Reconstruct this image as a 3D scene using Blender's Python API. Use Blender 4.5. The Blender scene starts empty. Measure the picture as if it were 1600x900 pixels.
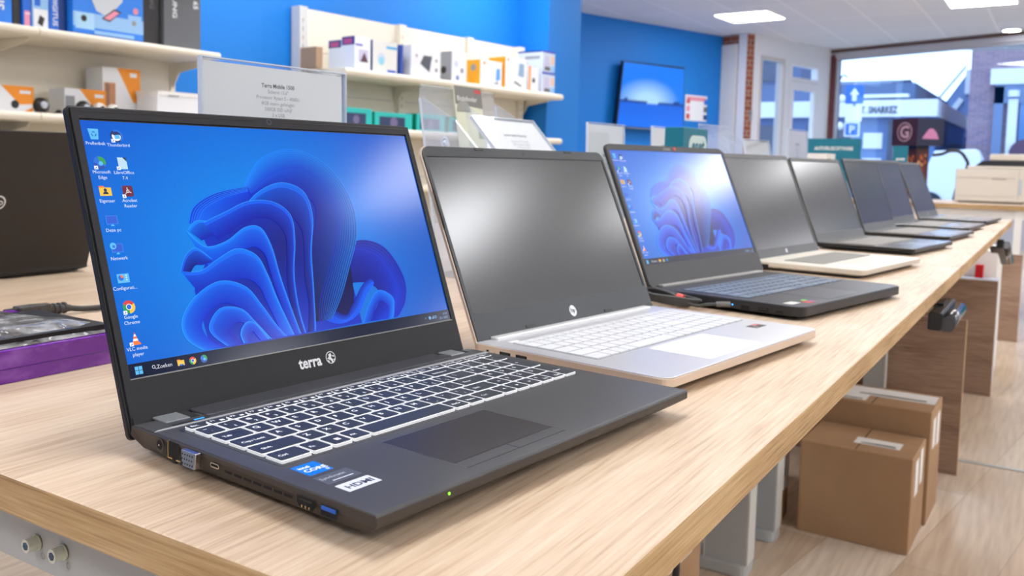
import bpy, bmesh, math, random
from mathutils import Vector, Matrix
random.seed(7)
C = bpy.context.scene.collection
R = math.radians
TH = 0.75            # table top height
CZ = 2.68            # ceiling height

# ------------------------------------------------------------------ materials
_m = {}
def srgb(c):
    return tuple(((x/255)/12.92 if x/255 <= .04045 else ((x/255+.055)/1.055)**2.4) for x in c)
def mat(name, col, rough=.5, metal=0, emis=None, es=0, spec=.5, coat=0):
    if name in _m: return _m[name]
    m = bpy.data.materials.new(name); m.use_nodes = True
    b = m.node_tree.nodes['Principled BSDF']
    c = srgb(col)
    b.inputs['Base Color'].default_value = (*c, 1)
    b.inputs['Roughness'].default_value = rough
    b.inputs['Metallic'].default_value = metal
    b.inputs['Specular IOR Level'].default_value = spec
    if coat: b.inputs['Coat Weight'].default_value = coat; b.inputs['Coat Roughness'].default_value = .1
    if emis:
        b.inputs['Emission Color'].default_value = (*srgb(emis), 1); b.inputs['Emission Strength'].default_value = es
    _m[name] = m
    return m
def bump_noise(m, scale=400, strength=.1, detail=2, stretch=None):
    nt = m.node_tree; n = nt.nodes; l = nt.links; b = n['Principled BSDF']
    tc = n.new('ShaderNodeTexCoord'); mp = n.new('ShaderNodeMapping'); nz = n.new('ShaderNodeTexNoise'); bp = n.new('ShaderNodeBump')
    if stretch: mp.inputs['Scale'].default_value = stretch
    nz.inputs['Scale'].default_value = scale; nz.inputs['Detail'].default_value = detail
    bp.inputs['Strength'].default_value = strength; bp.inputs['Distance'].default_value = .001
    l.new(tc.outputs['Object'], mp.inputs['Vector']); l.new(mp.outputs['Vector'], nz.inputs['Vector'])
    l.new(nz.outputs['Fac'], bp.inputs['Height']); l.new(bp.outputs['Normal'], b.inputs['Normal'])
    return m
def vary(m, c1, c2, scale=6, stretch=(1,1,1), detail=4, lo=.35, hi=.65, rough=None):
    """base colour mottled between two tones by stretched noise"""
    nt = m.node_tree; n = nt.nodes; l = nt.links; b = n['Principled BSDF']
    tc = n.new('ShaderNodeTexCoord'); mp = n.new('ShaderNodeMapping'); nz = n.new('ShaderNodeTexNoise'); cr = n.new('ShaderNodeValToRGB')
    mp.inputs['Scale'].default_value = stretch
    nz.inputs['Scale'].default_value = scale; nz.inputs['Detail'].default_value = detail
    cr.color_ramp.elements[0].position = lo; cr.color_ramp.elements[1].position = hi
    cr.color_ramp.elements[0].color = (*srgb(c1), 1); cr.color_ramp.elements[1].color = (*srgb(c2), 1)
    l.new(tc.outputs['Object'], mp.inputs['Vector']); l.new(mp.outputs['Vector'], nz.inputs['Vector'])
    l.new(nz.outputs['Fac'], cr.inputs['Fac']); l.new(cr.outputs['Color'], b.inputs['Base Color'])
    return m
def wood(name, dark, mid, light, along='X', rough=.55, fine=1.0):
    """oak decor: long streaks, fine pores and broad cathedral figure"""
    if name in _m: return _m[name]
    m = bpy.data.materials.new(name); m.use_nodes = True; _m[name] = m
    nt = m.node_tree; n = nt.nodes; l = nt.links; b = n['Principled BSDF']
    b.inputs['Roughness'].default_value = rough; b.inputs['Specular IOR Level'].default_value = .35
    tc = n.new('ShaderNodeTexCoord')
    st = {'X': (1, 14, 14), 'Y': (14, 1, 14), 'Z': (14, 14, 1)}[along]
    def noise(sc, mul, detail=5, dist=0.0):
        mp = n.new('ShaderNodeMapping'); mp.inputs['Scale'].default_value = tuple(s*mul if s > 1 else 1 for s in st)
        nz = n.new('ShaderNodeTexNoise'); nz.inputs['Scale'].default_value = sc; nz.inputs['Detail'].default_value = detail
        nz.inputs['Distortion'].default_value = dist
        l.new(tc.outputs['Object'], mp.inputs['Vector']); l.new(mp.outputs['Vector'], nz.inputs['Vector'])
        return nz.outputs['Fac']
    a = noise(3.0, .25, 4, .6); f = noise(9, 2.2*fine, 6, .1); g = noise(22, 1.6*fine, 3)
    def mth(op, x, y):
        q = n.new('ShaderNodeMath'); q.operation = op
        for i, v in enumerate((x, y)):
            if isinstance(v, (int, float)): q.inputs[i].default_value = v
            else: l.new(v, q.inputs[i])
        return q.outputs[0]
    s = mth('ADD', mth('ADD', mth('MULTIPLY', a, .42), mth('MULTIPLY', f, .36)), mth('MULTIPLY', g, .22))
    cr = n.new('ShaderNodeValToRGB'); e = cr.color_ramp.elements
    e[0].position = .36; e[0].color = (*srgb(dark), 1); e[1].position = .62; e[1].color = (*srgb(light), 1)
    k = cr.color_ramp.elements.new(.48); k.color = (*srgb(mid), 1)
    l.new(s, cr.inputs['Fac']); l.new(cr.outputs['Color'], b.inputs['Base Color'])
    bp = n.new('ShaderNodeBump'); bp.inputs['Strength'].default_value = .25; bp.inputs['Distance'].default_value = .0008
    l.new(f, bp.inputs['Height']); l.new(bp.outputs['Normal'], b.inputs['Normal'])
    return m

# ------------------------------------------------------------------ mesh builder
_tcache = {}
def text_geo(s, size, align='LEFT', bold=0.0):
    key = (s, align, bold)
    if key not in _tcache:
        cu = bpy.data.curves.new('t', 'FONT'); cu.body = s; cu.size = 1; cu.align_x = align; cu.resolution_u = 2; cu.offset = bold
        o = bpy.data.objects.new('t', cu); me = bpy.data.meshes.new_from_object(o)
        _tcache[key] = ([tuple(v.co) for v in me.vertices], [tuple(p.vertices) for p in me.polygons])
        bpy.data.objects.remove(o); bpy.data.curves.remove(cu); bpy.data.meshes.remove(me)
    v, f = _tcache[key]
    return [(a*size, b*size) for a, b, c in v], f
class MB:
    def __init__(s): s.v = []; s.f = []; s.m = []; s.sm = []; s.mats = []; s.col = None
    def mi(s, m):
        if m not in s.mats: s.mats.append(m)
        return s.mats.index(m)
    def add(s, vs, fs, m, smooth=False):
        o = len(s.v); s.v += [tuple(v) for v in vs]; k = s.mi(m)
        for f in fs: s.f.append(tuple(i+o for i in f)); s.m.append(k); s.sm.append(smooth)
        return s
    def box(s, x0, y0, z0, x1, y1, z1, m, rot=None, piv=None):
        vs = [Vector((x, y, z)) for z in (z0, z1) for y in (y0, y1) for x in (x0, x1)]
        if rot is not None:
            p = Vector(piv) if piv is not None else Vector(((x0+x1)/2, (y0+y1)/2, (z0+z1)/2))
            vs = [rot @ (v-p) + p for v in vs]
        return s.add(vs, [(0,2,3,1), (4,5,7,6), (0,1,5,4), (2,6,7,3), (0,4,6,2), (1,3,7,5)], m)
    def prism(s, pts, fr, to, m, mtop=None, frame=None, smooth=False):
        """2D outline pts extruded from fr to to along the third axis of frame (o, ex, ey, ez)"""
        o, ex, ey, ez = frame if frame else (Vector((0,0,0)), Vector((1,0,0)), Vector((0,1,0)), Vector((0,0,1)))
        n = len(pts)
        lo = [o+ex*p[0]+ey*p[1]+ez*fr for p in pts]; hi = [o+ex*p[0]+ey*p[1]+ez*to for p in pts]
        s.add(lo+hi, [tuple(range(n-1, -1, -1))], m)
        b = len(s.v)-2*n; k = s.mi(m); kt = s.mi(mtop) if mtop else k
        s.f.append(tuple(range(b+n, b+2*n))); s.m.append(kt); s.sm.append(False)
        for i in range(n):
            j = (i+1) % n; s.f.append((b+i, b+j, b+n+j, b+n+i)); s.m.append(k); s.sm.append(smooth)
        return s
    def rr(s, x0, y0, x1, y1, r, z0, z1, m, mtop=None, frame=None, seg=4, corners=(1,1,1,1)):
        return s.prism(rrect(x0, y0, x1, y1, r, seg, corners), z0, z1, m, mtop, frame)
    def cyl(s, p0, p1, r, m, seg=16, r1=None, cap=True, smooth=True):
        p0 = Vector(p0); p1 = Vector(p1); d = (p1-p0).normalized(); r1 = r if r1 is None else r1
        a = d.orthogonal().normalized(); b = d.cross(a)
        A = [p0+(a*math.cos(t)+b*math.sin(t))*r for t in [2*math.pi*i/seg for i in range(seg)]]
        B = [p1+(a*math.cos(t)+b*math.sin(t))*r1 for t in [2*math.pi*i/seg for i in range(seg)]]
        s.add(A+B, [(i, (i+1) % seg, seg+(i+1) % seg, seg+i) for i in range(seg)], m, smooth)
        if cap:
            s.add(A, [tuple(range(seg-1, -1, -1))], m); s.add(B, [tuple(range(seg))], m)
        return s
    def lathe(s, o, ax, prof, m, seg=24):
        o = Vector(o); ax = Vector(ax).normalized(); a = ax.orthogonal().normalized(); b = ax.cross(a)
        vs = []
        for r, h in prof:
            vs += [o+ax*h+(a*math.cos(t)+b*math.sin(t))*r for t in [2*math.pi*i/seg for i in range(seg)]]
        fs = [(k*seg+i, k*seg+(i+1) % seg, (k+1)*seg+(i+1) % seg, (k+1)*seg+i) for k in range(len(prof)-1) for i in range(seg)]
        return s.add(vs, fs, m, True)
    def tube(s, pts, r, m, seg=10, sub=6):
        P = [Vector(p) for p in pts]; Q = []
        for i in range(len(P)-1):
            p0 = P[max(i-1, 0)]; p1 = P[i]; p2 = P[i+1]; p3 = P[min(i+2, len(P)-1)]
            for k in range(sub):
                t = k/sub
                Q.append(.5*((2*p1)+(p2-p0)*t+(2*p0-5*p1+4*p2-p3)*t*t+(3*p1-p0-3*p2+p3)*t**3))
        Q.append(P[-1]); up = Vector((0.13, .21, 1)); vs = []
        for i, q in enumerate(Q):
            d = (Q[min(i+1, len(Q)-1)]-Q[max(i-1, 0)]).normalized(); a = d.cross(up)
            if a.length < 1e-4: a = d.orthogonal()
            a.normalize(); b = d.cross(a)
            vs += [q+(a*math.cos(t)+b*math.sin(t))*r for t in [2*math.pi*j/seg for j in range(seg)]]
        fs = [(k*seg+i, k*seg+(i+1) % seg, (k+1)*seg+(i+1) % seg, (k+1)*seg+i) for k in range(len(Q)-1) for i in range(seg)]
        s.add(vs, fs, m, True); s.add(vs[:seg], [tuple(range(seg-1, -1, -1))], m); s.add(vs[-seg:], [tuple(range(seg))], m)
        return s
    def poly(s, pts, m, frame=None, z=0):
        o, ex, ey, ez = frame if frame else FZ
        return s.add([o+ex*p[0]+ey*p[1]+ez*z for p in pts], [tuple(range(len(pts)))], m)
    def text(s, st, size, x, y, m, frame=None, z=0, align='LEFT', bold=0.0, sx=1.0):
        v, f = text_geo(st, size, align, bold); o, ex, ey, ez = frame if frame else FZ
        return s.add([o+ex*(x+a*sx)+ey*(y+b)+ez*z for a, b in v], f, m)
    def disc(s, x, y, r, m, frame=None, z=0, seg=20, a0=0, a1=360, ri=0, sy=1):
        pts = [(x+r*math.cos(R(a0+(a1-a0)*i/seg)), y+sy*r*math.sin(R(a0+(a1-a0)*i/seg))) for i in range(seg+1)]
        if ri or a1-a0 < 360:
            q = [(x+ri*math.cos(R(a0+(a1-a0)*i/seg)), y+sy*ri*math.sin(R(a0+(a1-a0)*i/seg))) for i in range(seg+1)]
            o, ex, ey, ez = frame if frame else FZ
            V = [o+ex*p[0]+ey*p[1]+ez*z for p in pts+q]; k = seg+1
            return s.add(V, [(i, i+1, k+i+1, k+i) for i in range(seg)], m)
        return s.poly(pts[:-1], m, frame, z)
    def build(s, name, parent=None, bevel=0, bseg=2, label=None):
        me = bpy.data.meshes.new(name); me.from_pydata(s.v, [], s.f)
        for m in s.mats: me.materials.append(m)
        me.polygons.foreach_set('material_index', s.m); me.polygons.foreach_set('use_smooth', s.sm)
        me.update(); o = bpy.data.objects.new(name, me); C.objects.link(o)
        if parent: o.parent = parent
        if bevel:
            md = o.modifiers.new('b', 'BEVEL'); md.width = bevel; md.segments = bseg; md.limit_method = 'ANGLE'; md.angle_limit = R(35)
            md.use_clamp_overlap = True; md.harden_normals = False
        if label: o['label'] = label
        return o
FZ = (Vector((0,0,0)), Vector((1,0,0)), Vector((0,1,0)), Vector((0,0,1)))
def rrect(x0, y0, x1, y1, r, seg=4, corners=(1,1,1,1)):
    P = []
    for k, (cx, cy, a) in enumerate(((x0+r, y0+r, 180), (x1-r, y0+r, 270), (x1-r, y1-r, 0), (x0+r, y1-r, 90))):
        if corners[k] and r > 0:
            for i in range(seg+1): t = R(a+90*i/seg); P.append((cx+r*math.cos(t), cy+r*math.sin(t)))
        else: P.append(((x0, x1, x1, x0)[k], (y0, y0, y1, y1)[k]))
    return P
def fr(o, ex, ey):
    ex = Vector(ex).normalized(); ey = Vector(ey).normalized(); return (Vector(o), ex, ey, ex.cross(ey))
def empty(name, loc, rz=0, label=None, cat=None, group=None):
    o = bpy.data.objects.new(name, None); C.objects.link(o); o.location = loc; o.rotation_euler = (0,0,rz); o.empty_display_size = .05
    if label: o['label'] = label; o['category'] = cat
    if group: o['group'] = group
    return o
def tag(o, label, cat, group=None, kind=None):
    o['label'] = label; o['category'] = cat
    if group: o['group'] = group
    if kind: o['kind'] = kind
    return o
def struct(o, label=None):
    o['kind'] = 'structure'
    if label: o['label'] = label
    return o
def copy_tree(o, parent=None):
    c = o.copy(); C.objects.link(c)
    if parent: c.parent = parent
    for ch in list(o.children): copy_tree(ch, c)
    return c

# ------------------------------------------------------------------ palette
oak = wood('oak_top', (180,152,123), (208,184,156), (222,203,179), 'X', .45)
oak_edge = wood('oak_edge', (142,110,70), (184,150,104), (208,178,134), 'X', .6, 1.6)
oak_edge_y = wood('oak_edge_end', (142,110,70), (184,150,104), (208,178,134), 'Y', .6, 1.6)
board_wood = wood('board_oak', (118,92,74), (150,122,102), (174,146,124), 'Y', .6, .7)
blackpl = bump_noise(mat('black_plastic', (30,30,34), .48, spec=.3), 900, .12)
black2 = mat('black_satin', (30,30,31), .35)
blackg = mat('black_gloss', (12,12,13), .12)
hole = mat('dark_hollow', (6,6,6), .8)
darkgrey = bump_noise(mat('grey_magnesium', (60,63,67), .38, .25), 1400, .08)
deckm = bump_noise(mat('deck_dark_metal', (74,75,77), .42, .3), 1500, .05)
silver = mat('silver_aluminium', (214,216,220), .35, .55)
silver2 = mat('warm_silver_edge', (222,204,186), .35, .5)
steel = mat('steel', (190,188,180), .25, 1)
brass = mat('port_gold', (206,180,130), .3, 1)
white = mat('white_paint', (236,233,226), .5)
cream = mat('cream_shelf', (236,228,210), .5)
paper = mat('paper', (240,239,236), .6)
ink = mat('print_ink', (70,70,72), .6)
inkl = mat('print_ink_light', (150,150,150), .6)
keytop = mat('key_cap', (46,52,62), .4)
keyside = mat('key_side_white', (240,240,240), .5, emis=(235,240,245), es=.25)
legend = mat('legend_white', (238,240,242), .5, emis=(235,240,245), es=.25)
teal = mat('teal_card', (0,112,134), .45)
tealb = mat('teal_bright', (40,196,190), .45)
orange = mat('orange_card', (244,150,30), .5)
wallblue = mat('wall_blue_paint', (0,122,212), .6)
def acrylic(name='clear_acrylic', tint=(.96,.98,1.0), gl=.18):
    if name in _m: return _m[name]
    m = bpy.data.materials.new(name); m.use_nodes = True; nt = m.node_tree; n = nt.nodes; l = nt.links
    n.remove(n['Principled BSDF']); out = n['Material Output']
    t = n.new('ShaderNodeBsdfTransparent'); t.inputs[0].default_value = (*tint, 1)
    g = n.new('ShaderNodeBsdfGlossy'); g.inputs['Roughness'].default_value = .03; g.inputs[0].default_value = (1,1,1,1)
    f = n.new('ShaderNodeLayerWeight'); pw = n.new('ShaderNodeMath'); pw.operation = 'POWER'; pw.inputs[1].default_value = 4
    ad = n.new('ShaderNodeMath'); ad.operation = 'MULTIPLY_ADD'; ad.inputs[1].default_value = .7; ad.inputs[2].default_value = .035
    l.new(f.outputs['Facing'], pw.inputs[0]); l.new(pw.outputs[0], ad.inputs[0])
    mx = n.new('ShaderNodeMixShader'); l.new(ad.outputs[0], mx.inputs[0]); l.new(t.outputs[0], mx.inputs[1]); l.new(g.outputs[0], mx.inputs[2])
    l.new(mx.outputs[0], out.inputs[0]); _m[name] = m
    return m
clear = acrylic()
def sheen_acrylic(name, k):
    m = acrylic(name, (.95,.97,1.0)); nt = m.node_tree; n = nt.nodes; l = nt.links
    d = n.new('ShaderNodeBsdfDiffuse'); d.inputs[0].default_value = (.9,.92,.95,1); mx = n.new('ShaderNodeMixShader'); mx.inputs[0].default_value = k  # diffuse white stands in for room reflections in the clear acrylic
    src = n['Material Output'].inputs[0].links[0].from_socket
    l.new(src, mx.inputs[1]); l.new(d.outputs[0], mx.inputs[2]); l.new(mx.outputs[0], n['Material Output'].inputs[0]); return m
rackm = sheen_acrylic('rack_acrylic', .13)
glassm = acrylic('window_glass', (.86,.93,1.0))
edgeclear = mat('acrylic_edge', (214,224,236), .1)
def emit(name, col, s=1.0, rough=.22, spec=.5, attr=None):
    """lit display: dark glass surface that gives off the picture's colour"""
    if name in _m: return _m[name]
    m = mat(name, (8,8,10), rough, 0, col, s, spec)
    if attr:
        a = m.node_tree.nodes.new('ShaderNodeAttribute'); a.attribute_name = attr
        m.node_tree.links.new(a.outputs['Color'], m.node_tree.nodes['Principled BSDF'].inputs['Emission Color'])
    return m
SE = 1.0   # display emission level

# ------------------------------------------------------------------ camera
def make_camera():
    cam = bpy.data.cameras.new('camera'); o = bpy.data.objects.new('camera', cam); C.objects.link(o)
    o.location = CAM_LOC
    f = Vector(CAM_F); r = Vector(CAM_R); u = r.cross(f)
    o.matrix_world = Matrix((( r.x, u.x, -f.x, CAM_LOC[0]), (r.y, u.y, -f.y, CAM_LOC[1]), (r.z, u.z, -f.z, CAM_LOC[2]), (0,0,0,1)))
    cam.sensor_width = 36; cam.lens = 1409.8/1600*36
    cam.shift_x = 75.36/1600; cam.shift_y = -80.41/1600
    cam.clip_start = .02; cam.clip_end = 200
    cam.dof.use_dof = True; cam.dof.focus_distance = .66; cam.dof.aperture_fstop = 13.0
    bpy.context.scene.camera = o
CAM_LOC = (-0.34299, -0.17105, 0.95560)
CAM_F = (0.831607, 0.549127, -0.083004)
CAM_R = (0.552327, -0.833380, 0.020328)
LAMP = 21.0
EXPO = 0.0; WS = 3.2; WCOL = (.64,.78,1.0)
L1_LOC = (.0124, .1145, TH); L1_YAW = -.1073; L1_TILT = .351

make_camera()

# ------------------------------------------------------------------ room
def wall_poly(name, A, B, z0, z1, m, th=.12, side=1, label=None, holes=()):
    """a wall from A to B, thickness to the side away from the room, with rectangular openings (s0,s1,z0,z1)"""
    A = Vector((*A, 0)); B = Vector((*B, 0)); L = (B-A).length; e = (B-A)/L; n = Vector((-e.y, e.x, 0))*side
    b = MB(); F = (A, e, Vector((0,0,1)), n)
    cuts = sorted(set([0, L]+[h[0] for h in holes]+[h[1] for h in holes]))
    for s0, s1 in zip(cuts[:-1], cuts[1:]):
        zs = [(z0, z1)]
        for h in holes:
            if h[0] <= s0+1e-6 and h[1] >= s1-1e-6:
                nz = []
                for a, c in zs:
                    if h[2] > a: nz.append((a, min(c, h[2])))
                    if h[3] < c: nz.append((max(a, h[3]), c))
                zs = nz
        for a, c in zs:
            b.prism([(s0, a), (s1, a), (s1, c), (s0, c)], 0, th, m, frame=F)
    return b, F, L

# floor: light wood-look laminate in staggered blocks
fm = bpy.data.materials.new('laminate_floor'); fm.use_nodes = True
def mk_floor(m):
    nt = m.node_tree; n = nt.nodes; l = nt.links; b = n['Principled BSDF']
    tc = n.new('ShaderNodeTexCoord'); mp = n.new('ShaderNodeMapping'); br = n.new('ShaderNodeTexBrick')
    mp.inputs['Rotation'].default_value = (0,0,R(8))
    br.offset = .37; br.inputs['Scale'].default_value = 1; br.inputs['Brick Width'].default_value = 1.0; br.inputs['Row Height'].default_value = .19
    br.inputs['Mortar Size'].default_value = .0012; br.inputs['Mortar'].default_value = (*srgb((186,166,144)), 1)
    br.inputs['Color1'].default_value = (*srgb((206,184,158)), 1); br.inputs['Color2'].default_value = (*srgb((232,218,200)), 1)
    l.new(tc.outputs['Object'], mp.inputs['Vector']); l.new(mp.outputs['Vector'], br.inputs['Vector'])
    m2 = n.new('ShaderNodeMapping'); m2.inputs['Scale'].default_value = (1.5, 22, 1); m2.inputs['Rotation'].default_value = (0,0,R(8))
    nz = n.new('ShaderNodeTexNoise'); nz.inputs['Scale'].default_value = 3; nz.inputs['Detail'].default_value = 5
    l.new(tc.outputs['Object'], m2.inputs['Vector']); l.new(m2.outputs['Vector'], nz.inputs['Vector'])
    cr = n.new('ShaderNodeValToRGB'); cr.color_ramp.elements[0].position = .3; cr.color_ramp.elements[1].position = .65
    cr.color_ramp.elements[0].color = (.78,.74,.70,1); cr.color_ramp.elements[1].color = (1,1,1,1)
    l.new(nz.outputs['Fac'], cr.inputs['Fac'])
    mx = n.new('ShaderNodeMix'); mx.data_type = 'RGBA'; mx.blend_type = 'MULTIPLY'; mx.inputs[0].default_value = 1
    l.new(br.outputs['Color'], mx.inputs[6]); l.new(cr.outputs['Color'], mx.inputs[7]); l.new(mx.outputs[2], b.inputs['Base Color'])
    b.inputs['Roughness'].default_value = .3
mk_floor(fm)
b = MB(); b.prism([(-4,-5), (11.1,-5), (15.3,-5), (15.3,-.9), (13.75,2.8), (11.8,3.6), (11.75,3.8), (7.1,5.3), (5.9,3.85), (-4,3.85)], -.1, 0, fm)
struct(b.build('floor'))
# suspended ceiling
cm = mat('ceiling_tile', (226,228,232), .8)
def mk_ceil(m):
    nt = m.node_tree; n = nt.nodes; l = nt.links; bb = n['Principled BSDF']
    tc = n.new('ShaderNodeTexCoord'); br = n.new('ShaderNodeTexBrick'); br.offset = 0
    br.inputs['Scale'].default_value = 1; br.inputs['Brick Width'].default_value = 1.2; br.inputs['Row Height'].default_value = .6
    br.inputs['Mortar Size'].default_value = .012; br.inputs['Mortar'].default_value = (*srgb((250,250,252)), 1)
    br.inputs['Color1'].default_value = (*srgb((236,238,242)), 1); br.inputs['Color2'].default_value = (*srgb((230,233,238)), 1)
    l.new(tc.outputs['Object'], br.inputs['Vector']); l.new(br.outputs['Color'], bb.inputs['Base Color'])
mk_ceil(cm)
b = MB(); b.prism([(-4,-5), (11.1,-5), (15.3,-5), (15.3,-.9), (13.75,2.8), (11.8,3.6), (11.75,3.8), (7.1,5.3), (5.9,3.85), (-4,3.85)], CZ, CZ+.1, cm)
struct(b.build('ceiling'))
offwhite = mat('offwhite_wall', (214,218,224), .7)
b, F, L = wall_poly('w', (-4,3.72), (3.4,3.72), 0, CZ, wallblue)
b2, F2, L2 = wall_poly('w', (3.4,3.72), (5.95,3.452), 0, CZ, wallblue)
b.v; o_ = len(b.v); b.v += b2.v; b.f += [tuple(i+o_ for i in f) for f in b2.f]; b.m += b2.m; b.sm += b2.sm
struct(b.build('wall_back'))
b = MB(); b.prism([(5.87,3.19), (6.38,3.17), (7.16,5.25), (6.9,5.3), (5.95,3.9)], 0, CZ, wallblue); struct(b.build('wall_column'))
b, F, L = wall_poly('w', (7.1,5.19), (11.69,3.71), 0, CZ, wallblue); struct(b.build('wall_television'))
TA = Vector((11.69,3.71,0)); Te = Vector((-.952,.307,0)); Tn = Vector((-.307,-.952,0))
b, F, L = wall_poly('w', (-4,-5), (-4,3.72), 0, CZ, offwhite); struct(b.build('wall_left'))
b, F, L = wall_poly('w', (15.2,-5), (-4,-5), 0, CZ, offwhite); struct(b.build('wall_front'))
# jog with white panel and brick, then the entrance wall
brickm = mat('red_brick', (150,84,62), .8)
def mk_brick(m, c1, c2, mo, w=.21, h=.065, vert='Z'):
    nt = m.node_tree; n = nt.nodes; l = nt.links; bb = n['Principled BSDF']
    tc = n.new('ShaderNodeTexCoord'); br = n.new('ShaderNodeTexBrick'); cb = n.new('ShaderNodeCombineXYZ'); sp = n.new('ShaderNodeSeparateXYZ')
    ad = n.new('ShaderNodeMath'); ad.operation = 'ADD'
    l.new(tc.outputs['Object'], sp.inputs[0]); l.new(sp.outputs[0], ad.inputs[0]); l.new(sp.outputs[1], ad.inputs[1])
    l.new(ad.outputs[0], cb.inputs[0]); l.new(sp.outputs[2], cb.inputs[1]); l.new(cb.outputs[0], br.inputs['Vector'])
    br.inputs['Scale'].default_value = 1; br.inputs['Brick Width'].default_value = w; br.inputs['Row Height'].default_value = h
    br.inputs['Mortar Size'].default_value = .006
    br.inputs['Color1'].default_value = (*srgb(c1), 1); br.inputs['Color2'].default_value = (*srgb(c2), 1); br.inputs['Mortar'].default_value = (*srgb(mo), 1)
    l.new(br.outputs['Color'], bb.inputs['Base Color'])
mk_brick(brickm, (158,86,60), (132,68,48), (170,150,135))
Ja = Vector((11.69,3.71,0)); Jb = Vector((11.535,3.34,0)); Je = (Jb-Ja).normalized(); Jn = Vector((-Je.y, Je.x, 0))
JF = (Ja, Je, Vector((0,0,1)), Jn)
b = MB(); b.prism([(0,0), (.401,0), (.401,CZ), (0,CZ)], 0, .15, brickm, frame=JF); struct(b.build('wall_brick_pier'))
b = MB(); b.prism([(.005,0), (.262,0), (.262,2.56), (.005,2.56)], -.02, 0, white, frame=JF); struct(b.build('trim_1', bevel=.004))
frw = mat('frame_white', (232,234,238), .4)
b, F, L = wall_poly('w', (11.535,3.34), (13.69,2.74), 0, CZ, frw, holes=((.34,.95,.25,2.43), (1.10,1.90,0,2.42)))
struct(b.build('wall_entrance'))
DF = F
def pane(name, s0, s1, z0, z1, F, off=.05, m=glassm, parent=None):
    b = MB(); b.prism([(s0,z0), (s1,z0), (s1,z1), (s0,z1)], off, off+.008, m, frame=F); return b.build(name, parent)
def frame_ring(b, s0, s1, z0, z1, w, F, d0, d1, m):
    for a in ((s0,s0+w,z0,z1), (s1-w,s1,z0,z1), (s0+w,s1-w,z0,z0+w), (s0+w,s1-w,z1-w,z1)):
        b.prism([(a[0],a[2]), (a[1],a[2]), (a[1],a[3]), (a[0],a[3])], d0, d1, m, frame=F)
b = MB(); frame_ring(b, .34, .95, .25, 2.43, .04, DF, -.01, .09, mat('frame_beige', (205,200,196), .5)); w1 = struct(b.build('window_1'))
pane('window_pane', .38, .91, .29, 2.39, DF, parent=w1)
b = MB(); frame_ring(b, 1.10, 1.90, 2.16, 2.42, .05, DF, -.01, .09, frw); w2 = struct(b.build('window_2'))
pane('window_pane', 1.15, 1.85, 2.21, 2.37, DF, parent=w2)
b = MB(); frame_ring(b, 1.105, 1.895, .01, 2.15, .11, DF, -.005, .045, frw); b.prism([(1.2,.12), (1.8,.12), (1.8,.35), (1.2,.35)], 0, .04, frw, frame=DF)
d1 = struct(b.build('door_1')); pane('door_pane', 1.215, 1.785, .35, 2.04, DF, .02, parent=d1)
b = MB(); b.prism([(1.215,1.34), (1.785,1.34), (1.785,1.37), (1.215,1.37)], .0, .045, frw, frame=DF); b.build('door_rail', d1)
b = MB(); b.cyl(DF[0]+DF[1]*1.8+Vector((0,0,1.05))-DF[3]*.0, DF[0]+DF[1]*1.8+Vector((0,0,1.05))-DF[3]*.05, .012, steel)
b.cyl(DF[0]+DF[1]*1.8+Vector((0,0,1.05))-DF[3]*.05, DF[0]+DF[1]*1.68+Vector((0,0,1.05))-DF[3]*.05, .01, steel); b.build('door_handle', d1)
b = MB(); b.prism(rrect(.10,1.56,.16,1.70,.01), -.02, 0, mat('intercom_grey', (140,140,145), .4), frame=DF); b.disc(.13, 1.66, .012, black2, DF, -.021)
tag(b.build('door_intercom'), 'small grey intercom plate on the white post beside the entrance door', 'intercom')
# window wall
Wa = Vector((13.69,2.74,0)); We = Vector((-.377,-.926,0)); Wb = Wa+We*8.3
b, F, L = wall_poly('w', (Wa.x,Wa.y), (Wb.x,Wb.y), 0, CZ, mat('facade_reveal', (196,196,204), .6), th=.16, holes=((.05,4.6,.35,2.56),(4.75,8.1,.35,2.56)))
struct(b.build('wall_shopfront')); WF = F
b = MB(); frame_ring(b, .05, 4.6, .35, 2.56, .035, WF, .03, .1, mat('frame_grey', (190,192,200), .4)); w3 = struct(b.build('window_3')); pane('window_pane', .085, 4.565, .385, 2.525, WF, .06, parent=w3)
b = MB(); frame_ring(b, 4.75, 8.1, .35, 2.56, .035, WF, .03, .1, _m['frame_grey']); w4 = struct(b.build('window_4')); pane('window_pane', 4.785, 8.065, .385, 2.525, WF, .06, parent=w4)
b = MB(); b.prism([(0,2.635), (8.3,2.635), (8.3,2.665), (0,2.665)], -.03, 0, mat('dark_wood_trim', (92,62,48), .5), frame=WF); struct(b.build('trim_2'))
b = MB(); b.prism([(-.0,0), (.06,0), (.06,2.6), (-.0,2.6)], -.02, .16, mat('plum_brick', (110,62,66), .8), frame=WF); struct(b.build('trim_3'))
# wall behind, closing the corner past the shop window
b, F, L = wall_poly('w', (Wb.x,Wb.y), (11.1,-5.2), 0, CZ, offwhite); struct(b.build('wall_right'))
# thin metal expansion strip across the floor
b = MB(); b.box(3.0,-4.9,0,3.02,.6,.004,mat('floor_strip_metal',(205,208,205),.3,.8)); struct(b.build('trim_4'))

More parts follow.
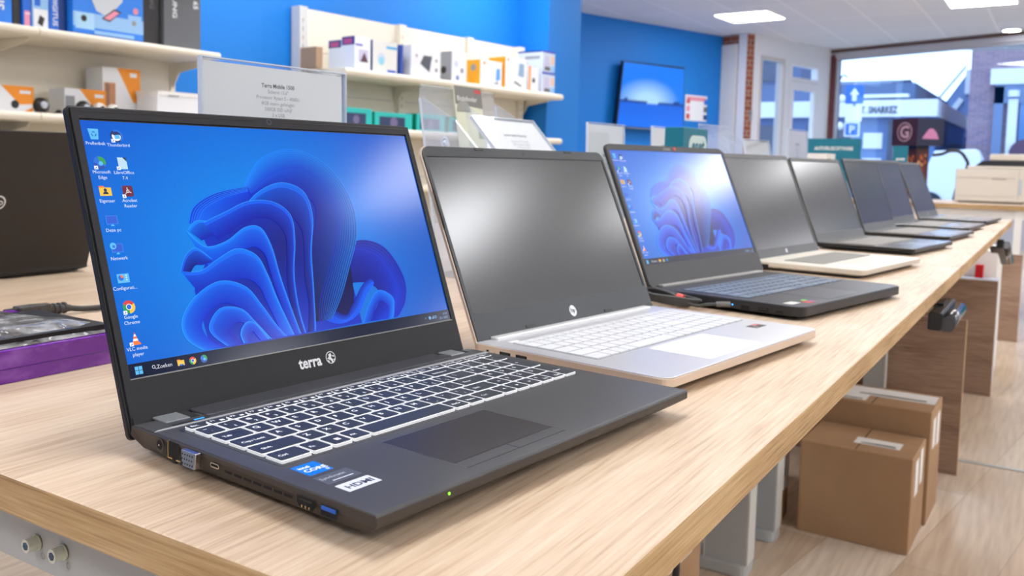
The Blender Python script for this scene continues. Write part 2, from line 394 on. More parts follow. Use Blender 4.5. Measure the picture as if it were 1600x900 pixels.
# ceiling lights (600 x 600 panels) on a 2.4 m grid
lampm = mat('lamp_panel', (255,252,248), .5, emis=(250,251,255), es=LAMP)
b = MB(); b.box(-.31,-.31,-.012,.31,.31,.0,mat('lamp_frame', (245,245,242), .4)); fo = b
L0 = empty('ceiling_light', (10.2,2.93,CZ), R(-4), 'square lit ceiling panel nearest the blue television wall', 'ceiling light', 'square ceiling light panels')
b.build('frame', L0)
b = MB(); b.box(-.295,-.295,-.016,.295,.295,-.012,lampm); b.build('diffuser', L0)
grid = [(10.2,.62)]+[(x,y) for x in (7.8,5.15,3.1,.6,-1.8) for y in (2.93,.53,-2.08,-4.2)]+[(10.2,-1.87),(10.2,-4.2)]
for i, (x, y) in enumerate(grid):
    o = copy_tree(L0); o.location = (x, y, CZ); o.rotation_euler.z = 0
    o['label'] = 'square lit ceiling panel cut by the top edge right of the first' if i == 0 else 'square lit ceiling panel above the display tables, outside the view'
b = MB(); b.lathe((0,0,0), (0,0,-1), [(.0,.0),(.11,.0),(.11,.02),(.095,.025)], frw)
t = empty('ceiling_spot', (12.45,.45,CZ), 0, 'small round lit ceiling spot near the shop window', 'ceiling light'); b.build('ring', t)
b = MB(); b.cyl((0,0,-.02),(0,0,-.03),.09,lampm,24); b.build('lamp', t)

# ------------------------------------------------------------------ tables
greym = mat('grey_steel_paint', (176,178,176), .45)
lightgm = mat('light_grey_flange', (206,206,200), .45)
def table(x0, x1, y0, y1, label, group, legs=True, plate=False):
    t = empty('display_table', (x0, y0, 0), 0, label, 'table', group)
    W = x1-x0; D = y1-y0
    b = MB(); b.box(0,0,TH-.025,W,D,TH,oak); me = b
    # edge banding: front faces
    top = b.build('tabletop', t, bevel=.0018)
    top.data.materials.append(oak_edge); top.data.materials.append(oak_edge_y)
    top.data.polygons[2].material_index = 1; top.data.polygons[3].material_index = 1
    top.data.polygons[4].material_index = 2; top.data.polygons[5].material_index = 2
    for k, xx in enumerate((.04, W-.04)):
        s = 1 if k == 0 else -1
        b = MB(); b.box(min(xx,xx+s*.003)-.0, .05, TH-.085, max(xx,xx+s*.003), D-.05, TH-.025, greym)
        b.box(min(xx,xx+s*.05), .05, TH-.03, max(xx,xx+s*.05), D-.05, TH-.0255, greym)
        b.build('end_plate', t)
    for xx in (.10, W-.14):
        b = MB(); yy = .40
        b.box(xx, yy-.012, .03, xx+.005, yy+.085, TH-.03, greym)               # web
        b.box(xx, yy-.016, .03, xx+.055, yy-.012, TH-.03, lightgm)             # near flange
        b.box(xx, yy+.085, .03, xx+.055, yy+.089, TH-.03, lightgm)
        b.box(xx+.03, yy-.0, .03, xx+.034, yy+.08, TH-.03, mat('green_grey_steel', (120,130,126), .4))
        b.build('leg', t)
        b = MB(); b.rr(xx-.01, .385, xx+.07, D-.06, .02, 0, .03, greym); b.build('foot', t, bevel=.004)
    for yy in (.2, D-.2):
        b = MB(); b.box(.06, yy, TH-.065, W-.06, yy+.03, TH-.0255, greym); b.build('crossbeam', t)
    return t
t1 = table(-.035, 1.862, 0, .768, 'light oak display table nearest the camera, under the large dark laptop', 'oak display tables')
for y, z in ((.410,.6845),(.379,.6855)):
    b = MB(); b.cyl((0, 0, 0), (-.0085,0,0), .0048, mat('zinc_bolt', (214,216,200), .35, .6), 20)
    b.cyl((-.0086,0,0), (-.0088,0,0), .003, mat('bolt_socket', (70,90,110), .4, .6), 6, smooth=False)
    b.cyl((0,0,0), (-.0008,0,0), .0056, _m['zinc_bolt'], 20)
    o = b.build('bolt', t1); o.location = (.039, y, z)
for y, z in ((.404,.676),(.374,.677)):
    b = MB(); b.disc(0,0,.0025,mat('punch_mark',(150,150,150),.6),fr((0,0,0),(0,1,0),(0,0,1)),0,ri=.0019)
    o = b.build('punched_hole', t1); o.location = (.0395, y, z)
t2 = table(1.866, 4.245, 0, .768, 'light oak display table following the nearest one, its far end by the printer table', 'oak display tables')
table(-.035, 1.862, .776, 1.55, 'light oak display table back to back with the nearest one, black laptop on it', 'oak display tables')
table(1.866, 4.245, .776, 1.55, 'far oak display table behind the second laptop row, back to back', 'oak display tables')
# power cord seen hanging under the near table edge
b = MB(); b.tube([(.72,.36,.69),(.85,.33,.55),(.95,.31,.40),(1.0,.30,.33),(.985,.31,.25),(.93,.35,.1),(.90,.38,.006),(.8,.5,.006)], .006, black2)
tag(b.build('mains_cable'), 'black cord dangling under the front edge of the nearest table', 'cable')

# ------------------------------------------------------------------ the large dark laptop in front
def make_key(name, x0, y0, w, d, txt, par, z=0.0, cap=None, side=None, inset=.0011, h=.0019, leg=None, tsize=.0062, r=.0012, cap_h=.0005, lab=True, small=None):
    b = MB(); cap = cap or keytop; side = side or keyside; leg = leg or legend
    b.rr(x0, y0, x0+w, y0+d, r, z, z+h, side, seg=2)
    if cap_h: b.rr(x0+inset*.55, y0+inset*1.0, x0+w-inset*.55, y0+d-inset*.15, r*.9, z+h-.0002, z+h+cap_h, cap, seg=2)
    if txt and lab:
        zz = z+h+cap_h+.00006
        if len(txt) == 1: b.text(txt, tsize, x0+w*.2, y0+d*.5, leg, z=zz, bold=.02)
        elif small is not None: b.text(txt, .0038, x0+w*.12, y0+d*.5, leg, z=zz, bold=.02); b.box(x0+w*.58, y0+d*.25, zz-.0001, x0+w*.8, y0+d*.55, zz, leg)
        elif '|' in txt:
            a_, c_ = txt.split('|'); b.text(a_, tsize*.75, x0+w*.22, y0+d*.6, leg, z=zz, bold=.02); b.text(c_, tsize*.75, x0+w*.42, y0+d*.2, leg, z=zz, bold=.02)
        elif txt == 'WIN':
            for i in (0,1):
                for j in (0,1): b.box(x0+w*.42+i*.0021, y0+d*.35+j*.0021, zz-.0001, x0+w*.42+i*.0021+.0018, y0+d*.35+j*.0021+.0018, zz, leg)
        elif txt in ('UP','DN','LT','RT'):
            a0 = {'UP':90,'DN':270,'LT':180,'RT':0}[txt]; b.disc(x0+w*.5, y0+d*.5, .002, leg, z=zz, seg=3, a0=a0, a1=a0+360)
        else: b.text(txt, .0042, x0+w*.14, y0+d*.38, leg, z=zz, bold=.015)
    return b.build(name, par)
KEYROWS = [
 [('Esc',1)]+[('F%d' % i, 1) for i in range(1,13)]+[('Prt|Sc',1),('Ins',1),('Del',1),('Home',1),('End',1),('PgUp',1),('PgDn',1)],
 [('~|`',1),('!|1',1),('@|2',1),('#|3',1),('$|4',1),('%|5',1),('^|6',1),('&|7',1),('*|8',1),('(|9',1),(')|0',1),('_|-',1),('+|=',1),('Backspace',2),('Num',1),('/',1),('*',1),('-',1)],
 [('Tab',1.5)]+[(c,1) for c in 'QWERTYUIOP']+[('{|[',1),('}|]',1),('\\',1.5),('7',1),('8',1),('9',1),('+',-1)],
 [('Caps Lock',1.75)]+[(c,1) for c in 'ASDFGHJKL']+[(':|;',1),('"|\'',1),('Enter',2.25),('4',1),('5',1),('6',1)],
 [('Shift',2.25)]+[(c,1) for c in 'ZXCVBNM']+[('<|,',1),('>|.',1),('?|/',1),('Shift',1.75),('UP',1),('1',1),('2',1),('3',1),('Enter',-1)],
 [('Ctrl',1.5),('Fn',1),('WIN',1),('Alt',1),('',5),('AltGr',1),('Menu',1),('Ctrl',1.5),('LT',1),('DN',1),('RT',1),('0|Ins',1),('.|Del',1)]]
def keyboard(par, x0, x1, y0, y1, frow=.6, gap=.0022, z=0, **kw):
    n = 0; U = (x1-x0)/19; rows = len(KEYROWS); ph = (y1-y0)/(rows-1+frow); y = y1
    for k, row in enumerate(KEYROWS):
        h = ph*(frow if k == 0 else 1); y -= h; x = x0; u = (x1-x0)/len(row) if k == 0 else U
        for t, w in row:
            tall = w < 0; w = abs(w)
            make_key('key', x+gap/2, y+gap/2-(ph if tall else 0), w*u-gap, h-gap+(ph if tall else 0), t, par, z=z, small=(True if k == 0 and t.startswith('F') else None), **kw)
            x += w*u; n += 1
    return n

def lap_frames(D, tilt, hz):
    """frame lying on the front plane of the opened lid: origin at hinge line left, u along width, v up the lid, w towards the user"""
    return fr((0, D, hz), (1,0,0), (0, math.sin(tilt), math.cos(tilt)))

def add_vcol(obj, fn):
    me = obj.data; a = me.color_attributes.new('glow', 'FLOAT_COLOR', 'POINT')
    for i, v in enumerate(me.vertices): a.data[i].color = (*fn(v.co), 1)
def mixc(a, b, t): t = max(0, min(1, t)); return tuple(x+(y-x)*t for x, y in zip(a, b))

glow = emit('display_glow', (255,255,255), SE, .155, .22, 'glow')
glow_haze = emit('display_glow_matte', (255,255,255), SE, .19, .8, 'glow')
class Display:
    """wallpaper mesh with colours per point; everything lit on the panel"""
    def __init__(s, F, u0, v0, W, H): s.F, s.u0, s.v0, s.W, s.H = F, u0, v0, W, H; s.v = []; s.f = []; s.c = []; s.z = .00012
    def P(s, u, v, z): o, ex, ey, ez = s.F; return o+ex*(s.u0+u*s.W)+ey*(s.v0+v*s.H)+ez*z
    def grid(s, nx, ny, fn, u0=0, v0=0, u1=1, v1=1):
        k = len(s.v)
        for j in range(ny+1):
            for i in range(nx+1):
                u = u0+(u1-u0)*i/nx; v = v0+(v1-v0)*j/ny; s.v.append(s.P(u, v, s.z)); s.c.append(fn(u, v))
        for j in range(ny):
            for i in range(nx): a = k+j*(nx+1)+i; s.f.append((a, a+1, a+nx+2, a+nx+1))
        s.z += .000006
    def ribbon(s, A, B, ca, cb, n=36, cuts=5, vmin=.06, edge=True):
        """a band between two curves A and B (lists of control points, in screen units), shaded from ca to cb across"""
        def cur(P, t):
            m = len(P)-1; x = t*m; i = min(int(x), m-1); t = x-i
            p0, p1, p2, p3 = P[max(i-1,0)], P[i], P[i+1], P[min(i+2,m)]
            return [.5*((2*p1[k])+(p2[k]-p0[k])*t+(2*p0[k]-5*p1[k]+4*p2[k]-p3[k])*t*t+(3*p1[k]-p0[k]-3*p2[k]+p3[k])*t**3) for k in (0,1)]
        k = len(s.v)
        for i in range(n+1):
            a = cur(A, i/n); c = cur(B, i/n)
            for j in range(cuts+1):
                q = j/cuts; u = a[0]+(c[0]-a[0])*q; v = max(vmin, a[1]+(c[1]-a[1])*q)
                s.v.append(s.P(u, v, s.z))
                base = mixc(ca(i/n), cb(i/n), q**.8); s.c.append(base)
        for i in range(n):
            for j in range(cuts): a = k+i*(cuts+1)+j; s.f.append((a, a+1, a+cuts+2, a+cuts+1))
        s.z += .000006
        if edge:
            k = len(s.v); e = edge if isinstance(edge, tuple) else (.10,.45,1.0)
            for i in range(n+1):
                a = cur(A, i/n); p = cur(A, min(1,(i+.5)/n)); q = cur(A, max(0,(i-.5)/n)); d = (p[0]-q[0], p[1]-q[1]); l = math.hypot(*d) or 1
                w = .0016
                s.v.append(s.P(a[0], max(vmin,a[1]), s.z)); s.c.append(e)
                s.v.append(s.P(a[0]-d[1]/l*w, max(vmin,a[1]+d[0]/l*w*1.5), s.z)); s.c.append(e)
            for i in range(n): a = k+2*i; s.f.append((a, a+2, a+3, a+1))
            s.z += .000006
    def blob(s, out, ce, cc):
        k = len(s.v); n = len(out); cx = sum(p[0] for p in out)/n; cy = sum(p[1] for p in out)/n
        for p in out: s.v.append(s.P(p[0], p[1], s.z)); s.c.append(ce)
        s.v.append(s.P(cx, cy, s.z)); s.c.append(cc)
        for i in range(n): s.f.append((k+i, k+(i+1) % n, k+n))
        s.z += .000006
    def build(s, name, par, m, label=None):
        me = bpy.data.meshes.new(name); me.from_pydata([tuple(x) for x in s.v], [], s.f); me.materials.append(m)
        a = me.color_attributes.new('glow', 'FLOAT_COLOR', 'POINT')
        for i, c in enumerate(s.c): a.data[i].color = (*c, 1)
        o = bpy.data.objects.new(name, me); C.objects.link(o); o.parent = par
        if label: o['label'] = label
        return o
def lin(c): return srgb(c)
SKY_A, SKY_B, SKY_C = lin((8,100,225)), lin((0,150,255)), lin((6,108,200))
def bgcol(u, v):
    d = math.hypot((u-.42)*1.3, v-.45)
    c = mixc(lin((0,140,242)), lin((0,92,212)), (d-.15)/.6)
    return mixc(c, lin((4,92,190)), max(0, (u-.75)*2.2))
def folded_ribbons(D):
    """generic abstract picture of folded blue silk"""
    blue = lambda a, b: (lambda t: mixc(lin(a), lin(b), t))
    br = (0,140,255); md = (0,64,228); dk = (0,26,185); nv = (2,12,104); bk = (2,10,62); lt = (0,104,248)
    D.blob([(.30,.05),(.20,.06),(.19,.3),(.25,.45),(.23,.58),(.40,.70),(.46,.83),(.565,.88),(.66,.80),(.71,.64),(.70,.48),(.655,.35),(.66,.2),(.66,.06)], lin((4,50,200)), lin((2,22,130)))
    # right lobe
    for i in range(5):
        q = i/4
        A = [(.62,.30), (.665+.01*q,.42-.02*q), (.735+.0*q,.452-.05*q), (.81-.02*q,.40-.06*q), (.852-.035*q,.25-.05*q), (.835-.05*q,.13-.02*q), (.78-.06*q,.045)]
        B = [(.60,.16), (.63,.26-.02*q), (.69,.29-.04*q), (.745-.01*q,.25-.03*q), (.765-.02*q,.17), (.74-.03*q,.10), (.70-.03*q,.045)]
        D.ribbon(A, B, blue(mixi(nv,dk,q*.8), mixi(dk,md,.4+.6*q)), blue(mixi(bk,nv,q), mixi(nv,dk,q)), edge=lin((6,60,220)))
    # dark valley between
    D.ribbon([(.60,.36),(.57,.24),(.55,.14),(.57,.08),(.61,.10)], [(.66,.44),(.665,.34),(.66,.25),(.65,.17),(.63,.11)], blue(nv,bk), blue(bk,nv), edge=False)
    for i in range(4):
        q = i/3
        D.ribbon([(.53+.02*q,.40-.02*q),(.51+.03*q,.26),(.52+.03*q,.14),(.58+.02*q,.075+.01*q),(.65,.10+.02*q),(.70,.19+.02*q),(.735,.235+.01*q)],
                 [(.55+.02*q,.40-.02*q),(.53+.03*q,.26),(.54+.03*q,.16),(.59+.02*q,.10+.01*q),(.64,.13+.02*q),(.69,.215+.02*q),(.725,.255+.01*q)], blue(md,lt), blue(nv,dk), edge=lin((20,100,255)))
    D.ribbon([(.66,.045),(.70,.14),(.745,.20),(.79,.16),(.785,.10),(.77,.045)], [(.69,.045),(.72,.12),(.745,.15),(.765,.12),(.76,.08),(.745,.045)], blue(lt,br), blue(dk,md), edge=lin((40,140,255)))
    # fan of layered sheets arching over the top
    for i in range(10):
        q = i/9
        A = [(.385+.015*q,.735-.03*q), (.455+.02*q,.86-.075*q), (.565+.0*q,.905-.09*q), (.665-.04*q,.83-.09*q), (.722-.065*q,.66-.07*q), (.715-.085*q,.49-.04*q), (.66-.075*q,.33-.01*q), (.61-.07*q,.20), (.56-.04*q,.10)]
        B = [(.40,.69), (.46,.74-.02*q), (.54,.76-.05*q), (.59,.70-.06*q), (.60-.02*q,.58-.03*q), (.57-.02*q,.45), (.53-.01*q,.32), (.51,.22), (.51,.10)]
        D.ribbon(A, B, blue(mixi(br,md,.05+.6*q), mixi(nv,bk,.7*q)), blue(mixi(md,dk,.3+.5*q), bk), n=44, edge=mixc(lin((30,140,255)), lin((4,50,200)), q))
    # left cluster of folds
    for i in range(5):
        q = i/4
        D.ribbon([(.212+.02*q,.575-.01*q),(.235+.025*q,.645-.012*q),(.30+.02*q,.70-.02*q),(.395-.002*q,.728-.02*q)], [(.25+.02*q,.555),(.29,.60-.01*q),(.34,.63-.01*q),(.40,.655)], blue(mixi(md,lt,q), mixi(dk,md,q)), blue(lt,dk), edge=lin((30,130,255)))
    sheets = [
      ([(.205,.548),(.235,.585),(.29,.57),(.345,.60),(.42,.70),(.50,.745),(.565,.70),(.575,.58),(.545,.42),(.525,.25),(.50,.045)], [(.235,.50),(.27,.52),(.33,.53),(.39,.58),(.45,.62),(.50,.60),(.53,.52),(.52,.40),(.505,.30),(.50,.18),(.475,.045)], br, md, dk, nv),
      ([(.25,.575),(.32,.62),(.385,.66),(.46,.655),(.505,.59),(.50,.47),(.475,.33),(.465,.18),(.47,.045)], [(.28,.50),(.34,.55),(.40,.585),(.45,.57),(.475,.50),(.465,.40),(.45,.30),(.445,.18),(.45,.045)], lt, md, dk, nv),
      ([(.20,.545),(.24,.475),(.30,.49),(.36,.545),(.405,.54),(.425,.45),(.43,.33),(.44,.20),(.455,.045)], [(.245,.36),(.28,.40),(.33,.44),(.375,.46),(.40,.42),(.405,.34),(.41,.26),(.42,.15),(.43,.045)], br, lt, md, dk),
      ([(.166,.382),(.215,.375),(.27,.42),(.325,.455),(.375,.42),(.395,.33),(.405,.24),(.42,.14),(.435,.045)], [(.205,.27),(.25,.30),(.30,.325),(.34,.32),(.365,.28),(.375,.22),(.385,.16),(.395,.10),(.405,.045)], lt, br, dk, md),
      ([(.166,.382),(.185,.44),(.215,.47),(.25,.42)], [(.19,.375),(.205,.40),(.225,.40),(.25,.41)], md, br, nv, dk),
      ([(.195,.045),(.148,.11),(.145,.19),(.19,.275),(.26,.325),(.325,.29),(.36,.20),(.385,.12),(.415,.045)], [(.24,.045),(.20,.10),(.19,.16),(.22,.215),(.26,.235),(.30,.205),(.325,.15),(.35,.10),(.375,.045)], br, lt, md, dk),
      ([(.25,.05),(.21,.12),(.215,.17),(.25,.215),(.30,.20),(.33,.14),(.37,.045)], [(.29,.05),(.265,.10),(.265,.13),(.28,.15),(.30,.14),(.32,.10),(.34,.045)], lt, br, dk, md),
      ([(.29,.05),(.285,.10),(.305,.14),(.33,.13),(.36,.05)], [(.31,.05),(.305,.08),(.315,.10),(.33,.09),(.34,.05)], br, lt, dk, md)]
    for A, B, a, b_, c, d in sheets:
        D.ribbon(A, B, blue(a, b_), blue(c, d), n=44, edge=lin((50,160,255)))
        A2 = [(p[0]*.85+q[0]*.15, p[1]*.85+q[1]*.15) for p, q in zip(A, B)] if len(A) == len(B) else None
        if A2: D.ribbon(A2, B, blue(mixi(a,c,.35), mixi(b_,d,.35)), blue(c, d), n=44, edge=lin((30,110,255)))
def mixi(a, b, t): return tuple(x+(y-x)*t for x, y in zip(a, b))

def icon_mat(c): return emit('display_%d_%d_%d' % c, c, SE, .2)
def icon(par, F, D, cu, cv, kind, cap, zz, k=1.0, label=None):
    """one desktop icon: coloured emblem plus caption, all lit on the panel"""
    b = MB(); x = D.u0+cu*D.W; y = D.v0+cv*D.H; s = .0042*k; z = zz
    W_ = icon_mat((245,248,252)); bl = icon_mat((20,110,220)); cy = icon_mat((90,190,250)); g = icon_mat((40,160,80)); r = icon_mat((220,60,50)); yl = icon_mat((250,200,60)); nv = icon_mat((16,40,110)); org = icon_mat((250,120,40)); mar = icon_mat((110,20,50)); dk = icon_mat((30,50,80))
    if kind == 'bin':
        b.poly([(x-s,y+s), (x-s*.7,y-s), (x+s*.7,y-s), (x+s,y+s)], cy, F, z)
        for a in (90,210,330): b.disc(x, y, s*.5, bl, F, z+.00002, 6, a-40, a+40, ri=s*.28)
    elif kind == 'bird':
        b.disc(x, y, s*1.2, nv, F, z); b.disc(x-s*.1, y-s*.1, s*.85, W_, F, z+.00002, 14, 150, 380); b.poly([(x-s*.5,y+s*.1), (x+s*.5,y+s*.3), (x+s*.6,y-s*.5), (x-s*.4,y-s*.6)], cy, F, z+.00004)
        b.disc(x, y, s*1.2, bl, F, z+.00005, 20, -60, 120, ri=s*.85)
    elif kind == 'wave':
        b.disc(x, y, s*1.15, bl, F, z); b.disc(x, y, s*1.15, g, F, z+.00002, 14, -20, 100, ri=s*.35); b.disc(x, y-.1*s, s*1.15, icon_mat((10,70,170)), F, z+.00003, 14, 180, 320, ri=s*.6); b.disc(x+s*.15, y-s*.15, s*.4, cy, F, z+.00004)
    elif kind == 'doc':
        b.poly([(x-s*.8,y-s*1.1), (x+s*.9,y-s*1.1), (x+s*.9,y+s*.3), (x+s*.2,y+s*1.1), (x-s*.8,y+s*1.1)], icon_mat((190,225,245)), F, z); b.poly([(x+s*.9,y+s*.3), (x+s*.9,y+s*1.1), (x+s*.2,y+s*1.1)], dk, F, z)
    elif kind in ('folder', 'userfolder'):
        b.poly([(x-s*1.1,y-s*.8), (x+s*1.1,y-s*.8), (x+s*1.1,y+s*.7), (x-s*1.1,y+s*.7)], yl, F, z); b.poly([(x-s*1.1,y+s*.7), (x,y+s*.7), (x-s*.2,y+s*1.0), (x-s*1.1,y+s*1.0)], org, F, z)
        if kind == 'userfolder': b.disc(x, y+s*.25, s*.3, dk, F, z+.00002); b.disc(x, y-s*.5, s*.5, dk, F, z+.00002, 12, 0, 180)
        else: b.poly([(x-s*.6,y-s*.8), (x+s*.7,y-s*.8), (x+s*.7,y-s*.4), (x-s*.6,y-s*.4)], bl, F, z+.00002)
    elif kind == 'reader':
        b.prism(rrect(x-s, y-s, x+s, y+s, s*.3), z, z+.00001, mar, frame=F)
        for a in (90,215,325): b.poly([(x,y-.05*s), (x+s*.75*math.cos(R(a)),y+s*.75*math.sin(R(a))), (x+s*.6*math.cos(R(a+16)),y+s*.6*math.sin(R(a+16)))], W_, F, z+.00003)
        b.disc(x, y, s*.3, W_, F, z+.00003, 10, ri=s*.18)
    elif kind in ('pc', 'net'):
        b.poly([(x-s*1.1,y-s*.7), (x+s*1.1,y-s*.7), (x+s*1.1,y+s*.9), (x-s*1.1,y+s*.9)], icon_mat((40,130,240)), F, z); b.poly([(x-s*.95,y-s*.55), (x+s*.95,y-s*.55), (x+s*.95,y+s*.78), (x-s*.95,y+s*.78)], icon_mat((30,90,215)), F, z+.00002)
        b.poly([(x-s*.4,y-s*1.0), (x+s*.4,y-s*1.0), (x+s*.1,y-s*.7), (x-s*.1,y-s*.7)], cy, F, z)
        if kind == 'net': b.disc(x-s*.7, y+s*.5, s*.6, cy, F, z+.00003); b.disc(x-s*.6, y+s*.4, s*.25, bl, F, z+.00004)
    elif kind == 'panel':
        b.poly([(x-s*1.1,y-s*.8), (x+s*1.1,y-s*.8), (x+s*1.1,y+s*.8), (x-s*1.1,y+s*.8)], cy, F, z); b.disc(x-s*.4, y+.1*s, s*.5, bl, F, z+.00002); b.disc(x-s*.4, y+.1*s, s*.5, org, F, z+.00003, 8, 0, 90, ri=.0001)
        for i in (-.3,.1,.5): b.disc(x+s*.6, y+s*i, s*.13, W_, F, z+.00002, 6)
    elif kind == 'ball':
        for a0, m in ((30,r), (150,g), (270,yl)): b.disc(x, y, s*1.15, m, F, z, 10, a0, a0+120, ri=s*.45)
        b.disc(x, y, s*.55, W_, F, z+.00002); b.disc(x, y, s*.43, bl, F, z+.00003)
    elif kind == 'cone':
        b.poly([(x-s*.95,y-s*1.1), (x+s*.95,y-s*1.1), (x+s*.7,y-s*.7), (x-s*.7,y-s*.7)], org, F, z)
        for i, m in enumerate((org, W_, org, W_, r)):
            y0 = y-s*.8+i*s*.38; w0 = s*(.62-.12*i); w1 = s*(.5-.12*i); b.poly([(x-w0,y0), (x+w0,y0), (x+w1,y0+s*.38), (x-w1,y0+s*.38)], m, F, z+.00002)
    elif kind == 'start':
        for i in (-1,1):
            for j in (-1,1): b.poly([(x+i*s*.48-s*.42,y+j*s*.48-s*.42), (x+i*s*.48+s*.42,y+j*s*.48-s*.42), (x+i*s*.48+s*.42,y+j*s*.48+s*.42), (x+i*s*.48-s*.42,y+j*s*.48+s*.42)], cy, F, z)
    if kind in ('bird','wave','doc','reader','ball','cone') and cap:
        b.poly([(x-s*1.2,y-s*1.25), (x-s*.5,y-s*1.25), (x-s*.5,y-s*.6), (x-s*1.2,y-s*.6)], W_, F, z+.00005); b.poly([(x-s*1.05,y-s*1.1), (x-s*.75,y-s*.75), (x-s*.65,y-s*.85), (x-s*.95,y-s*1.15)], bl, F, z+.00006)
    for i, ln in enumerate(cap): b.text(ln, .0036*k, x, y-s*2.0-i*.0042*k, icon_mat((225,238,250)), F, z, 'CENTER')
    return b.build('desktop_icon', par, label=label)
ICONS = [(.026,.945,'bin',['Prullenbak']), (.078,.94,'bird',['Thunderbird']), (.027,.83,'wave',['Microsoft','Edge']), (.078,.828,'doc',['LibreOffice','7.4']),
 (.027,.715,'userfolder',['Eigenaar']), (.078,.715,'reader',['Acrobat','Reader']), (.028,.60,'pc',['Deze pc']), (.028,.49,'net',['Netwerk']), (.028,.375,'panel',['Configurati...']),
 (.028,.265,'ball',['Google','Chrome']), (.028,.145,'cone',['VLC media','player'])]
def desktop(root, F, u0, v0, W, H, m, k=1.0, small=False, arrow=True):
    D = Display(F, u0, v0, W, H); D.z = .0004
    D.grid(24, 14, bgcol); folded_ribbons(D)
    D.grid(12, 1, lambda u, v: lin((3,20,52)), 0, 0, 1, .054)
    scr = D.build('screen', root, m, 'lit screen showing blue folded silk picture' if not small else 'lit screen with blue picture and white glare')
    zz = D.z+.00003
    for a in ICONS: icon(scr, F, D, a[0], a[1], a[2], a[3], zz, k)
    b = MB(); W_ = icon_mat((225,232,240)); x = u0; y = v0
    icon(scr, F, D, .022, .027, 'start', [], zz, .75*k); icon(scr, F, D, .12, .027, 'folder', [], zz, .62*k); icon(scr, F, D, .149, .027, 'ball', [], zz, .6*k); icon(scr, F, D, .177, .027, 'wave', [], zz, .6*k)
    b.disc(u0+W*.056, v0+H*.03, .0013*k, W_, F, zz, 12, ri=.0009*k); b.poly([(u0+W*.056+.0008,v0+H*.03-.001), (u0+W*.056+.0018,v0+H*.03-.002), (u0+W*.056+.0021,v0+H*.03-.0017), (u0+W*.056+.001,v0+H*.03-.0007)], W_, F, zz)
    b.text('Zoeken', .0040*k, u0+W*.063, v0+H*.021, W_, F, zz)
    lb = icon_mat((110,160,215))
    b.text('^', .004*k, u0+W*.895, v0+H*.018, lb, F, zz); b.disc(u0+W*.915, v0+H*.027, .0017*k, lb, F, zz, 12); b.box
    for i in range(4): b.poly([(u0+W*.923+i*.0008,v0+H*.02), (u0+W*.923+i*.0008+.0006,v0+H*.02), (u0+W*.923+i*.0008+.0006,v0+H*.02+.0008*(i+1)), (u0+W*.923+i*.0008,v0+H*.02+.0008*(i+1))], lb, F, zz)
    b.disc(u0+W*.939, v0+H*.027, .0015*k, lb, F, zz, 12, ri=.0009*k)
    b.text('10:34', .0030*k, u0+W*.99, v0+H*.031, lb, F, zz, 'RIGHT'); b.text('25-1-2023', .0030*k, u0+W*.99, v0+H*.012, lb, F, zz, 'RIGHT')
    b.build('taskbar', scr)
    return scr

